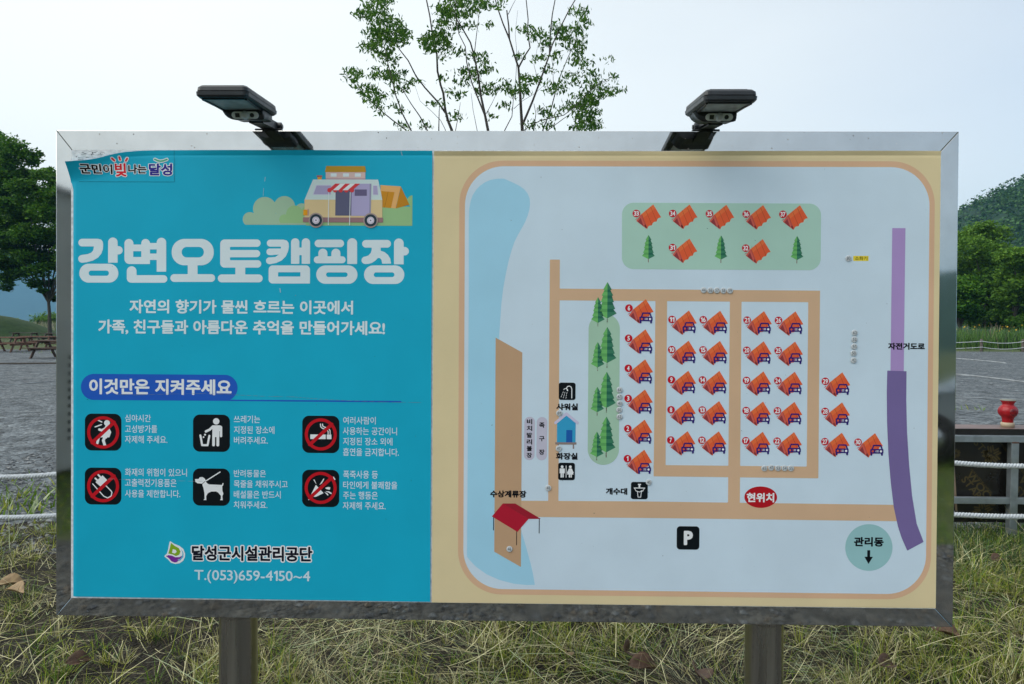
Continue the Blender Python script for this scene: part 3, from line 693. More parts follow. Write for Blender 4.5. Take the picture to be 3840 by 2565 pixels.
# tents with and without a car
def tent(name, cx, cy, car, cdx=0, cdy=0):
    p = Print((0, 0)); p.u, p.w = 0, 0; p.k = KM; k = 0.3492; p.base = 6; p.film = False
    z = lambda L: [(x * k, y * k) for x, y in L]
    scal = []
    ends = [(267, 41), (219, 86), (169, 127), (119, 164)]
    for (ax, ay), (bx, by) in zip(ends, ends[1:]):
        for i in range(6):
            t = i / 6; mx, my = ax + (bx - ax) * t, ay + (by - ay) * t; bow = 15 * math.sin(math.pi * t); scal.append((mx - bow * 0.62, my - bow * 0.78))
    main = [(51, 9), (181, -98)] + scal + [(119, 164), (100, 120)]
    bb = (-8, -40, 98, 62)
    p.ink(poly(z(main)), bb, (176, 78, 46), 0.9, lay=4)
    p.ink(both(poly(z(main)), poly(z([(40, 9), (181, -108), (205, -58), (70, 52)]))), bb, (182, 92, 52), 0.9, lay=5)
    p.ink(U(cap(z([(102, -33), (168, 122)]), .45), cap(z([(152, -74), (218, 80)]), .45)), bb, (112, 46, 30), 0.7, lay=6)
    p.ink(U(poly(z([(48, 10), (0, 80), (102, 158), (119, 166), (116, 140), (62, 18)])), poly(z([(12, 46), (-17, 70), (2, 64), (8, 60)]))), bb, (160, 78, 68), 0.8, lay=7)
    p.ink(poly(z([(47, 48), (16, 88), (80, 140)])), bb, (112, 48, 52), 0.8, lay=8)
    p.ink(poly(z([(52, 12), (66, 20), (119, 164), (104, 150)])), bb, (148, 66, 56), 0.8, lay=9)
    p.ink(poly(z([(86, 130), (102, 158), (114, 148), (100, 118)])), bb, (102, 42, 44), 0.8, lay=9)
    if car:
        k = 0.2981; cx0, cy0 = cdx, cdy
        c = lambda L: [(x * k + cx0, y * k + cy0) for x, y in L]
        cb = (30 + cdx, 4 + cdy, 98 + cdx, 54 + cdy)
        f = U(cut(box(*c([(133, 84)])[0], *c([(298, 142)])[0], 4), circ(*c([(164, 114)])[0], 4), circ(*c([(267, 114)])[0], 4.2), cap(c([(196, 106), (236, 106)]), 1.1), cap(c([(196, 120), (236, 120)]), 1.1)),
              cap(c([(158, 90), (176, 40), (263, 40), (283, 90)]), 2.6), cap(c([(148, 138), (148, 158)]), 3.6), cap(c([(280, 138), (280, 158)]), 3.6))
        p.ink(circ(*c([(267, 114)])[0], 4.6), cb, (180, 200, 212), 0.8, lay=10)
        p.ink(f, cb, NAVY, 0.8, lay=11)
        p.ink(U(cap(c([(213, 106), (236, 106)]), .9), cap(c([(213, 120), (236, 120)]), .9)), cb, (180, 200, 212), 0.7, lay=12)
    return p
_u0, _ = S(2500, 1400, V0); _u1, _ = S(2600, 1400, V0); KM = (_u1 - _u0) / 100
TENTS = {6: (2358.3, 1155.5), 5: (2357, 1268.5), 4: (2356, 1381), 3: (2355.3, 1494), 2: (2354, 1607), 1: (2352.8, 1719.6), 11: (2519.8, 1198), 10: (2518.6, 1311), 9: (2517.5, 1423.7), 8: (2516, 1536.5), 7: (2515, 1650),
         16: (2636.7, 1199), 15: (2635.8, 1312), 14: (2634, 1424.6), 13: (2633, 1537.3), 12: (2631.8, 1650.6), 21: (2801, 1200.4), 20: (2800, 1313.4), 19: (2798.9, 1426.4), 18: (2797.6, 1539.3), 17: (2796.4, 1652.6),
         26: (2918.7, 1201.3), 25: (2917.5, 1314.6), 24: (2916.3, 1427.6), 23: (2915, 1540.5), 22: (2913.7, 1653.8), 29: (3094.5, 1429.7), 28: (3093.5, 1542.5), 27: (3092.7, 1656), 30: (3217, 1657.8),
         33: (2386, 800.7), 34: (2522.4, 801), 35: (2660, 802), 36: (2797.6, 803), 37: (2935.5, 803.8), 31: (2521.7, 928.5), 32: (2796.2, 930.6)}
protos = {}
for n, (cx, cy) in TENTS.items():
    kind = 'plain' if n >= 31 else ('low' if n <= 6 else ('wide' if n == 30 else 'car'))
    u, w_ = S(cx, cy, V0)
    if kind not in protos:
        protos[kind] = tent('tent_drawing', 0, 0, kind != 'plain', 6 if kind == 'wide' else 0, 6.5 if kind == 'low' else 0).build('tent_drawing', tanp, False)
        o = protos[kind]
    else:
        o = protos[kind].copy(); COL.objects.link(o); o.parent = tanp
    o.location = (u, 0, w_)
    pr = Print((cx, cy)); pr.base = 6
    pr.ink(circ(cx, cy, 14.2), (cx - 15, cy - 15, cx + 15, cy + 15), (152, 18, 34), 1.1, lay=13)
    s_ = str(n); hw_ = 4.6 if len(s_) == 1 else 9.6
    if s_ == '1': hw_ = 3.6
    text(pr, s_, cx - hw_, cy - 9, cx + hw_, cy + 9, (196, 206, 216), 0.030, 15)
    pr.build('pitch_number', tanp, True)
# conifers
def conifer(cx, top, bot, hw_, trunk, nm='conifer_drawing'):
    p = Print((cx, top)); H = bot - top
    prof = [(0, 0), (.21, .46), (.225, .32), (.37, .62), (.385, .48), (.545, .70), (.56, .55), (.735, .84), (.75, .65), (.86, 1.0), (1, 0)]
    rt = [(cx + q * hw_, top + t * H) for t, q in prof]; lf = [(cx - q * hw_, top + t * H) for t, q in prof]
    bb = (cx - hw_, top, cx + hw_, trunk)
    p.ink(box(cx - hw_ * .055, bot - 3, cx + hw_ * .055, trunk, 1), bb, (96, 62, 56), 0.8, lay=8)
    p.ink(poly(lf + [(cx, bot), (cx, top)]), bb, (84, 150, 84), 1.0, lay=9); p.ink(poly(rt + [(cx, top)]), bb, (46, 102, 78), 1.0, lay=9)
    for t0, t1 in ((.21, .28), (.37, .45), (.545, .63), (.735, .82)):
        band = box(cx - hw_, top + t0 * H, cx, top + t1 * H); p.ink(both(poly(lf + [(cx, bot), (cx, top)]), band), bb, (72, 134, 76), 1.0, lay=10)
        band = box(cx, top + t0 * H, cx + hw_, top + t1 * H); p.ink(both(poly(rt + [(cx, top)]), band), bb, (30, 84, 66), 1.0, lay=10)
    return p.build(nm, tanp, True)
for x, t, b_, tr_ in ((378, 460, 722, 757), (1157, 465, 728, 764), (1973, 470, 733, 769)):
    conifer(2300 + x * .3492, 720 + t * .3492, 720 + b_ * .3492, 24, 720 + tr_ * .3492)
for cx, t, b_, tr_ in ((2278.2, 1057.3, 1194.6, 1212), (2277.3, 1225.4, 1361.8, 1380), (2275.3, 1393.5, 1530.3, 1547.5), (2274.2, 1561.4, 1697, 1716)): conifer(cx, t, b_, 35, tr_)
for cx, t, b_, tr_ in ((2242.7, 1113.9, 1211.3, 1224), (2241.5, 1282, 1378.5, 1391.7), (2240, 1450, 1546.4, 1559.6), (2238.5, 1617.8, 1714.2, 1727.4)): conifer(cx, t, b_, 25.5, tr_)
# facility pictograms
def d_shower(p, cx, cy):
    q = at(cx, cy, 467, 188, .3571)
    f = U(cap(q([(516, 258), (516, 165), (508, 142), (490, 132), (470, 138), (460, 155)]), 1.6), cut(both(circ(*q([(452, 180)])[0], 9), poly(q([(425, 172), (440, 140), (490, 160), (478, 188)]))), circ(*q([(450, 176)])[0], 5)),
          *[cap(q([(x, y), (x - 6, y + 14)]), .8) for x, y in ((427, 192), (446, 196), (466, 200), (418, 215), (440, 220), (462, 225), (409, 236), (432, 244), (459, 248))])
    p.ink(f, (cx - 30, cy - 30, cx + 25, cy + 30), PW, 0.8)
def d_wc(p, cx, cy):
    q = at(cx, cy, 460, 1030, .3571)
    f = U(circ(*q([(414, 981)])[0], 5.3), box(*q([(389, 998)])[0], *q([(441, 1048)])[0], 3), cap(q([(393, 1005), (393, 1046)]), 1.7), cap(q([(437, 1005), (437, 1046)]), 1.7), cap(q([(405, 1040), (405, 1088)]), 2.6), cap(q([(424, 1040), (424, 1088)]), 2.6),
          cap(q([(456, 970), (456, 1092)]), 1.2), circ(*q([(500, 981)])[0], 5.3), poly(q([(488, 998), (512, 998), (534, 1062), (466, 1062)])), cap(q([(488, 1002), (470, 1044)]), 1.7), cap(q([(512, 1002), (530, 1044)]), 1.7), cap(q([(491, 1058), (491, 1088)]), 2.4), cap(q([(509, 1058), (509, 1088)]), 2.4))
    p.ink(f, (cx - 30, cy - 30, cx + 32, cy + 30), PW, 0.8)
def d_sink(p, cx, cy):
    q = at(cx, cy, 1225, 1231, .3571)
    f = U(cap(q([(1170, 1204), (1282, 1204)]), 1.6), cap(q([(1176, 1210), (1190, 1235), (1226, 1246), (1262, 1235), (1276, 1210)]), 1.2), cap(q([(1205, 1245), (1212, 1300), (1240, 1300), (1247, 1245)]), 1.2), box(*q([(1217, 1174)])[0], *q([(1234, 1198)])[0]), box(*q([(1210, 1160)])[0], *q([(1242, 1172)])[0]), cap(q([(1240, 1236), (1258, 1226)]), .8))
    p.ink(f, (cx - 30, cy - 30, cx + 30, cy + 30), PW, 0.8)
picto('shower_pictogram', 2126.7, 1467.3, 32.6, d_shower, tanp, 9, 31.5); picto('toilet_pictogram', 2124.3, 1767.8, 32.8, d_wc, tanp, 9, 31.4); picto('sink_pictogram', 2397.3, 1839.5, 32.5, d_sink, tanp, 9, 31.6)
picto('parking_pictogram', 2580, 2017, 44, lambda p, cx, cy: text(p, 'P', cx - 16, cy - 27, cx + 18, cy + 27, PW, 0.050, 6), tanp, 13, 42.5)
# small house, pavilion
zD = lambda L: [(1960 + x * .3571, 1400 + y * .3571) for x, y in L]
pr = Print((2124, 1610), 7)
for L, c in (([(458, 434), (556, 520), (556, 725), (360, 725), (360, 520)], (42, 130, 166)), ([(458, 595), (522, 595), (522, 726), (458, 726)], (24, 76, 140)), ([(367, 746), (381, 746), (381, 792), (367, 792)], (108, 102, 100)), ([(527, 746), (541, 746), (541, 792), (527, 792)], (108, 102, 100)), ([(343, 724), (565, 724), (565, 748), (343, 748)], (110, 104, 100))): pr.pg(zD(L), c)
pr.ink(cap(zD([(345, 520), (458, 424), (575, 518)]), 5.2), (2075, 1540, 2175, 1600), (156, 162, 182), 1.0)
pr.build('wash_house_drawing', tanp)
pr = Print((1930, 1950), 9)
pr.ink(U(cap(zB([(410, 500), (410, 654)]), 1.4), cap(zB([(683, 660), (682, 827)]), 1.4), cap(zB([(948, 512), (947, 684)]), 1.4)), (1840, 1930, 2030, 2050), BLACK, 1.0)
pr.pg(zB([(518, 339), (665, 338), (966, 516), (822, 518)]), (122, 26, 40)); pr.pg(zB([(518, 339), (822, 518), (692, 672), (390, 493)]), (138, 24, 42))
pr.build('pavilion_drawing', tanp)
# court capsules with upright lettering
pr = Print((1986, 1644), 6); pr.ink(U(cap([(1986, 1582.5), (1985, 1706)], 19.8), cap([(2032.4, 1583), (2031.5, 1706)], 19.8)), (1960, 1558, 2058, 1730), (150, 157, 170), 1.2); pr.build('court_band', tanp)
pr = Print((2010, 1644))
for ch, y0, y1 in zip('비치발리볼장', (480, 550, 622, 692, 762, 833), (535, 606, 677, 748, 817, 888)): text(pr, ch, 1975, 1400 + y0 * .3571, 1995.5, 1400 + y1 * .3571, (12, 14, 20), .035, 9)
for ch, y0, y1 in zip('족구장', (515, 658, 798), (572, 713, 855)): text(pr, ch, 2021.5, 1400 + y0 * .3571, 2042, 1400 + y1 * .3571, (12, 14, 20), .035, 9)
pr.build('court_lettering', tanp)
for s_, x0, y0, x1, y1 in (('샤워실', 2086, 1512.5, 2167, 1538.5), ('화장실', 2085, 1697.5, 2165.7, 1723.5), ('개수대', 2271.7, 1829.6, 2352, 1855), ('수상계류장', 1838, 1839, 1974, 1865.5), ('자전거도로', 3330, 1285.5, 3467.5, 1311.5)):
    lettering('map_lettering', tanp, s_, x0, y0, x1, y1, (10, 12, 18), 0.042, 13)
pr = Print((3258, 2053), 5); pr.ink(circ(3258, 2053, 88.5), (3165, 1960, 3350, 2145), (116, 160, 162), 1.8)
zH = lambda L: [(2900 + x * .3152, 1900 + y * .3152) for x, y in L]
pr.ink(poly(zH([(1117, 518), (1152, 518), (1152, 597), (1185, 597), (1133, 684), (1084, 597), (1117, 597)])), (3238, 2060, 3276, 2118), BLACK, 1.0); pr.build('office_marker', tanp)
lettering('map_lettering', tanp, '관리동', 3202, 2013.5, 3313.5, 2049.7, (10, 12, 18), 0.042, 8)
pr = Print((2852, 1864), 6); pr.ink(ell(2852.5, 1864.3, 61.3, 40.6), (2785, 1818, 2920, 1910), (140, 18, 28), 1.4); pr.build('position_marker', tanp)
lettering('position_lettering', tanp, '현위치', 2800, 1848, 2903, 1883.6, (192, 204, 214), 0.036, 9)
pr = Print((3228, 969), 3); pr.ink(box(3199.5, 959.5, 3257, 978.6), (3198, 958, 3259, 980), (186, 172, 50), 1.2); text(pr, '소화기', 3206, 961.5, 3252, 976, (22, 22, 20), 0.008, 6); pr.build('yellow_label', tanp)
# round stuck-on number stickers: little domed discs
M_STK = mat('clear_white_sticker', (0.62, 0.65, 0.66), 0.25, 0, var=0.06, scale=300)
stk = MB(); stk.lathe([(0.0094, 0.0), (0.0092, 0.0009), (0.0078, 0.0016), (0.004, 0.0018), (0.0001, 0.0018)], 20)
stk_me = None
STK = [(2638, 1088, '44'), (2663, 1089, '56'), (2687.6, 1089, '57'), (2712, 1090, '58'), (2736.5, 1090, '59'), (2323, 1461.8, '64'), (2322.5, 1487.5, '61'), (2323.5, 1512.5, '43'), (2321.8, 1536.8, '50'), (2322.5, 1562.5, '62'),
       (2096.8, 1549, '81'), (2095, 1681.4, '47'), (2055.7, 1829.6, '48'), (2432.5, 1807.8, '45'), (1910.4, 2058, '46'), (3180.6, 968.7, '80'), (3203.5, 1247.6, '63'), (3202.8, 1272.5, '52'), (3202, 1299, '51'), (3200, 1324, '50'), (3200, 1350.5, '42'),
       (2865, 1755.5, '65'), (2891, 1753, '41'), (2916.5, 1755, '53'), (2941, 1755, '54'), (2965, 1755.5, '55')]
for x, y, s_ in STK:
    u, w_ = S(x, y, V0)
    m_ = MB(); m_.v = [(a, -c * .45 - 0.0026, b_) for a, b_, c in stk.v]; m_.f = list(stk.f); m_.m = list(stk.m); m_.sm = list(stk.sm)
    o = m_.build('number_sticker', M_STK, tanp, (u, V0 + 0.0002, w_))
    P, fs = text_shape(s_, 0.0); mn, mx = P.min(0), P.max(0)
    q = np.stack([(P[:, 0] - (mn[0] + mx[0]) / 2) / (mx[0] - mn[0]) * 0.0108, np.full(len(P), -0.0036), -(P[:, 1] - (mn[1] + mx[1]) / 2) / (mx[1] - mn[1]) * 0.0092], 1)
    me = o.data; bm = bmesh.new(); bm.from_mesh(me); vs = [bm.verts.new(p) for p in q]
    for f_ in fs:
        try: fc = bm.faces.new([vs[i] for i in reversed(f_)]); fc.material_index = 1
        except ValueError: pass
    bm.to_mesh(me); bm.free(); me.materials.append(mat('sticker_ink', (0.09, 0.10, 0.11), 0.5))

# ================================================================== SOLAR LAMPS on the top rail
M_BLK = mat('black_moulded_plastic', (0.018, 0.021, 0.024), 0.38, 0, var=0.25, scale=30, rvar=0.08)
M_LENS = mat('grey_milky_lens', (0.34, 0.36, 0.35), 0.22, 0, var=0.15, scale=25)
M_PLATE = mat('silver_sensor_plate', (0.72, 0.74, 0.72), 0.4, 0.0)
M_DOME = mat('frosted_sensor_dome', (0.55, 0.57, 0.57), 0.3)
M_PV = mat('dark_solar_cells', (0.01, 0.014, 0.03), 0.15)
def lamp(uc, dropf, label):
    root = empty('solar_lamp', (0, 0, 0)); tag(root, label, 'lamp', 'solar lamps on the board')
    Mw = Matrix.Translation((0, 0, ZC)) @ Matrix.Rotation(-LEAN, 4, 'X')
    root.matrix_world = Mw @ Matrix.Translation((uc, 0, hh))
    # housing: ribbed slab sloping down to the front
    yb, yf = -0.068, -0.298; zb_, zf_ = 0.021, dropf          # underside heights at back and front
    def P(x, y, h):
        t = (y - yb) / (yf - yb); return (x, y, zb_ + (zf_ - zb_) * t + h)
    m = MB(); rings = [(0.0, 0.006), (0.006, 0.001), (0.0165, 0.0), (0.0185, 0.0035), (0.0205, 0.0022), (0.031, 0.0032), (0.036, 0.009), (0.0375, 0.018)]
    def loop(ins, h, r=0.012):
        x0, x1, y0, y1 = -0.0715 + ins, 0.0715 - ins, yf + ins, yb - ins; out = []
        for cx, cy, a0 in ((x1 - r, y0 + r, -90), (x1 - r, y1 - r, 0), (x0 + r, y1 - r, 90), (x0 + r, y0 + r, 180)):
            for i in range(5):
                a = R(a0 + 22.5 * i); crown = 0.003 * (1 - ((cx / 0.07) ** 2)) if h > 0.03 else 0
                out.append(P(cx + r * math.cos(a), cy + r * math.sin(a), h + crown))
        return out
    vs = []; n = 20
    for h, ins in rings: vs += loop(ins, h * .88)
    k = len(rings)
    fs = [(i * n + j, i * n + (j + 1) % n, (i + 1) * n + (j + 1) % n, (i + 1) * n + j) for i in range(k - 1) for j in range(n)] + [tuple(range(n - 1, -1, -1)), tuple(range((k - 1) * n, k * n))]
    m.add(vs, fs); hs = m.build('housing', M_BLK, root)
    # solar panel on the top
    m = MB(); q = [P(-0.05, yf + 0.025, 0.0335), P(0.05, yf + 0.025, 0.0335), P(0.05, yb - 0.025, 0.0335), P(-0.05, yb - 0.025, 0.0335)]
    m.prism(q, (0, 0, 0.004)); m.build('solar_panel', M_PV, root)
    # lens sunk in a lip below
    m = MB(); ly0, ly1 = yf + 0.022, -0.160
    q = [P(-0.056, ly0, -0.0015), P(0.056, ly0, -0.0015), P(0.050, ly1, -0.0015), P(-0.050, ly1, -0.0015)]
    m.prism(q, (0, 0, 0.004)); m.build('lens', M_LENS, root)
    m = MB()
    def lip(a, b_, wd=0.006, d=0.004):
        a, b_ = Vector(a), Vector(b_); s_ = (b_ - a).cross(Vector((0, 0, 1))).normalized() * wd; m.prism([a, b_, b_ + s_, a + s_], (0, 0, d))
    L = [P(-0.056, ly0, -0.004), P(0.056, ly0, -0.004), P(0.050, ly1, -0.004), P(-0.050, ly1, -0.004)]
    for a, b_ in zip(L, L[1:] + L[:1]): lip(a, b_)
    m.build('lens_rim', M_BLK, root)
    # sensor head: flared hull under the rear half
    zt = zb_ + (zf_ - zb_) * (( -0.150 - yb) / (yf - yb))
    def sec(y, dz, s_):      # cross-section outline in x,z
        z0 = zt + 0.002 + (0.012 if y > -0.12 else 0); o = []
        for x, z in ((-0.066, 0), (-0.061, -0.008), (-0.056, -0.018), (-0.048, -0.027), (-0.038, -0.0335), (-0.03, -0.036), (0.052, -0.036), (0.058, -0.033), (0.060, -0.026), (0.060, 0)):
            o.append((x * s_, y, z0 + z * dz))
        return o
    m = MB(); A_ = [sec(-0.156, 0.50, .97), sec(-0.146, 0.80, 1.0), sec(-0.115, 0.92, 1.0), sec(-0.078, 0.75, .95)]
    vs = [p for a in A_ for p in a]; n = 10
    fs = [(i * n + j, i * n + (j + 1) % n, (i + 1) * n + (j + 1) % n, (i + 1) * n + j) for i in range(3) for j in range(n)] + [tuple(range(n)), tuple(range(4 * n - 1, 3 * n - 1, -1))]
    m.add(vs, fs); head = m.build('sensor_head', M_BLK, root)
    # front plate with square receiver, dome and button; tilted with the hull front
    T = Matrix.Translation((0.004, -0.1885, zt - 0.0215)) @ Matrix.Rotation(R(52), 4, 'X') @ Matrix.Scale(1, 4)
    def st(o): o.matrix_local = T; return o
    m = MB(); rr = 0.0098; o_ = [(math.cos(R(a)) * rr + (0.029 if abs(a) < 90 else -0.029), 0, math.sin(R(a)) * rr) for a in list(range(-85, 90, 17)) + list(range(95, 270, 17))]
    T = Matrix.Translation((0.008, -0.1555, zt - 0.0165)) @ Matrix.Rotation(R(22), 4, 'X')
    m.prism(o_, (0, -0.0035, 0)); pl = st(m.build('sensor_plate', M_PLATE, root))
    m = MB(); m.box(-0.028, -0.0052, -0.006, -0.0155, -0.0034, 0.006, 0, 0.0006); m.build('receiver', M_BLK, pl)
    m = MB(); m.lathe([(0.0118 * math.cos(R(a)), 0.0085 * math.sin(R(a))) for a in range(0, 91, 15)], 20); m.v = [(a, -c - 0.0033, b_) for a, b_, c in m.v]; m.build('sensor_dome', M_DOME, pl)
    m = MB(); m.lathe([(0.0062, 0), (0.006, 0.0018), (0.0045, 0.0022), (0.0001, 0.0016)], 16); m.v = [(a + 0.0205, -c - 0.0033, b_) for a, b_, c in m.v]; m.build('button', M_BLK, pl)
    # bracket, hinge and foot
    b0 = 0.014
    m = MB(); m.box(b0 - 0.042, 0.003, 0.0005, b0 + 0.042, 0.058, 0.0075, 0, 0.0025); m.build('foot_plate', M_BLK, root)
    m = MB(); sx = 1 if uc < 0 else -1
    for x in (-0.020, 0.016):
        m.prism([(b0 + x, 0.048, 0.007), (b0 + x, 0.010, 0.007), (b0 + x, -0.095, zt - 0.020), (b0 + x, -0.090, zt + 0.004), (b0 + x, -0.055, zt + 0.010), (b0 + x, 0.038, 0.034), (b0 + x, 0.048, 0.026)], (0.006, 0, 0))
    m.prism([(b0 - 0.020, 0.014, 0.008), (b0 - 0.020, -0.090, zt - 0.018), (b0 - 0.020, -0.088, zt - 0.010), (b0 - 0.020, 0.016, 0.016)], (0.04, 0, 0))
    m.build('bracket', M_BLK, root)
    m = MB(); m.tube([(b0 - 0.030, 0.032, 0.022), (b0 + 0.032, 0.032, 0.022)], 0.0125, 16); m.tube([(b0 + sx * 0.032, 0.032, 0.022), (b0 + sx * 0.036, 0.032, 0.022)], 0.007, 10); m.build('hinge_knob', M_BLK, root)
    return root
lamp(-0.747, 0.001, 'black solar lamp above the turquoise half, curled poster corner side')
lamp(0.615, -0.010, 'black solar lamp above the campsite map half')

# ================================================================== GROUND
def ground_mat(name, cols, scale, bump, vor=0.0, vscale=40):
    m = bpy.data.materials.new(name); m.use_nodes = True; n = m.node_tree.nodes; l = m.node_tree.links; b = n['Principled BSDF']
    b.inputs['Roughness'].default_value = 0.85; b.inputs['Specular IOR Level'].default_value = 0.25
    tc = n.new('ShaderNodeTexCoord')
    no = n.new('ShaderNodeTexNoise'); no.inputs['Scale'].default_value = scale; no.inputs['Detail'].default_value = 10; no.inputs['Roughness'].default_value = 0.65
    l.new(tc.outputs['Object'], no.inputs['Vector'])
    cr = n.new('ShaderNodeValToRGB'); e = cr.color_ramp.elements
    e[0].position, e[0].color = 0.3, (*cols[0], 1); e[1].position, e[1].color = 0.7, (*cols[-1], 1)
    for i, c in enumerate(cols[1:-1]): q = e.new(0.3 + 0.4 * (i + 1) / (len(cols) - 1)); q.color = (*c, 1)
    l.new(no.outputs[0], cr.inputs[0]); src = cr.outputs[0]; hsrc = no.outputs[0]
    if vor:
        v = n.new('ShaderNodeTexVoronoi'); v.inputs['Scale'].default_value = vscale; v.inputs['Randomness'].default_value = 1.0
        l.new(tc.outputs['Object'], v.inputs['Vector'])
        v2 = n.new('ShaderNodeTexVoronoi'); v2.inputs['Scale'].default_value = vscale * 0.45; l.new(tc.outputs['Object'], v2.inputs['Vector'])
        bw = n.new('ShaderNodeSeparateColor'); l.new(v.outputs['Color'], bw.inputs[0])
        bw2 = n.new('ShaderNodeSeparateColor'); l.new(v2.outputs['Color'], bw2.inputs[0])
        ad = n.new('ShaderNodeMath'); ad.operation = 'ADD'; l.new(bw.outputs[0], ad.inputs[0]); l.new(bw2.outputs[1], ad.inputs[1])
        mr = n.new('ShaderNodeMapRange'); mr.inputs[1].default_value = 0; mr.inputs[2].default_value = 2; mr.inputs[3].default_value = 1 - vor; mr.inputs[4].default_value = 1 + vor; l.new(ad.outputs[0], mr.inputs[0])
        mx = n.new('ShaderNodeMix'); mx.data_type = 'RGBA'; mx.blend_type = 'MULTIPLY'; mx.inputs[0].default_value = 1
        l.new(src, mx.inputs[6]); l.new(mr.outputs[0], mx.inputs[7]); src = mx.outputs[2]
        m2 = n.new('ShaderNodeMath'); m2.operation = 'MULTIPLY_ADD'; m2.inputs[1].default_value = -1.2; l.new(v.outputs['Distance'], m2.inputs[0]); l.new(bw.outputs[1], m2.inputs[2]); hsrc = m2.outputs[0]
    l.new(src, b.inputs['Base Color'])
    bp = n.new('ShaderNodeBump'); bp.inputs['Strength'].default_value = bump; bp.inputs['Distance'].default_value = 0.02
    l.new(hsrc, bp.inputs['Height']); l.new(bp.outputs[0], b.inputs['Normal'])
    return m
M_GROUND = ground_mat('meadow_ground', [(0.035, 0.055, 0.016), (0.06, 0.085, 0.025), (0.085, 0.095, 0.04)], 0.9, 0.6)
M_GRAVEL = ground_mat('crushed_grey_gravel', [(0.065, 0.075, 0.083), (0.12, 0.136, 0.146), (0.18, 0.197, 0.203)], 1.6, 1.0, 0.85, 24)
M_SOIL = ground_mat('dry_soil', [(0.016, 0.014, 0.009), (0.03, 0.025, 0.016), (0.05, 0.043, 0.028)], 9, 1.0, 0.3, 60)
M_NEAR = ground_mat('dark_gravel', [(0.055, 0.056, 0.052), (0.085, 0.085, 0.078), (0.12, 0.115, 0.10)], 7, 1.0, 0.55, 30)
def sheet(name, pts, z, m, kind='structure'):
    mb = MB(); mb.add([(x, y, z) for x, y in pts], [tuple(range(len(pts)))]); return tag(mb.build(name, m), kind=kind)
# terrain: one sheet to the horizon
nx = 60; gx = np.sign(np.linspace(-1, 1, nx)) * np.abs(np.linspace(-1, 1, nx)) ** 3 * 4500
X, Y = np.meshgrid(gx, gx); Z = np.zeros_like(X) - 0.004
V = np.stack([X, Y, Z], -1).reshape(-1, 3)
idx = np.arange(nx * nx).reshape(nx, nx); Fq = np.stack([idx[:-1, :-1], idx[:-1, 1:], idx[1:, 1:], idx[1:, :-1]], -1).reshape(-1, 4)
tag(np_mesh('ground', V, Fq, M_GROUND), kind='structure')
gl = G_at(0, 1985)[1]; gr = G_at(3840, 1960)[1]
def edge(x): return 2.72 + 0.16 * math.sin(x * 1.3 + .5) + 0.09 * math.sin(x * 3.7) + (0.2 if x > 2 else 0)
ex = np.linspace(-40, 40, 161)
far = 41.0
lot = [(x, edge(x)) for x in ex] + [(60, far), (20, far + 1.0), (8, far - 1), (-8, far - 3), (-25, far - 6), (-60, far - 8)]
sheet('gravel_lot', lot, 0.004, M_GRAVEL)
sheet('verge_soil', [(x, 0.25 + 0.08 * math.sin(x * 2.1)) for x in ex] + [(x, edge(x) + 0.12 * math.sin(x * 5)) for x in ex[::-1]], 0.008, M_SOIL)
sheet('front_gravel_path', [(x, -2.85 + 0.1 * math.sin(x * 1.7)) for x in ex] + [(x, 0.34 + 0.08 * math.sin(x * 2.6)) for x in ex[::-1]], 0.006, M_NEAR)

# loose stones where the path and the lot thin out into the verge
def stones(name, n, fx, fy, smin, smax, mats):
    base = np.array([(1, 0, 0), (-1, 0, 0), (0, 1, 0), (0, -1, 0), (0, 0, 1), (0, 0, -1)], float)
    tri = np.array([(0, 2, 4), (2, 1, 4), (1, 3, 4), (3, 0, 4), (2, 0, 5), (1, 2, 5), (3, 1, 5), (0, 3, 5)])
    s_ = smin + (smax - smin) * rng.random(n) ** 3; V = base[None] * (0.6 + 0.7 * rng.random((n, 6, 1)))
    V[:, :, 2] *= 0.55; a = rng.random(n) * 6.283; c, d = np.cos(a)[:, None], np.sin(a)[:, None]
    V = np.stack([V[..., 0] * c - V[..., 1] * d, V[..., 0] * d + V[..., 1] * c, V[..., 2]], -1) * s_[:, None, None]
    P = np.stack([fx(n), fy(n), s_ * 0.2 + 0.006], -1); V = (V + P[:, None]).reshape(-1, 3)
    Fq = (tri[None] + (np.arange(n) * 6)[:, None, None]).reshape(-1, 3)
    return tag(np_mesh(name, V, Fq, mats, np.repeat(rng.integers(0, len(mats), n), 8)), kind='stuff')
SM = [mat('stone_%s' % k, c, 0.8, 0, var=0.2, scale=40) for k, c in (('grey', (0.17, 0.18, 0.185)), ('dark', (0.08, 0.085, 0.09)), ('pale', (0.27, 0.275, 0.27)), ('brown', (0.13, 0.11, 0.085)))]
stones('gravel_stones', 26000, lambda n: rng.uniform(-5.5, 6, n), lambda n: 2.2 + 5.5 * rng.random(n) ** 1.6, 0.006, 0.026, SM[:3] + SM[:2])
stones('path_gravel_stones', 9000, lambda n: rng.uniform(-3.2, 3.2, n), lambda n: rng.uniform(-2.9, 0.35, n), 0.006, 0.03, [SM[0], SM[1], SM[1], SM[3]])

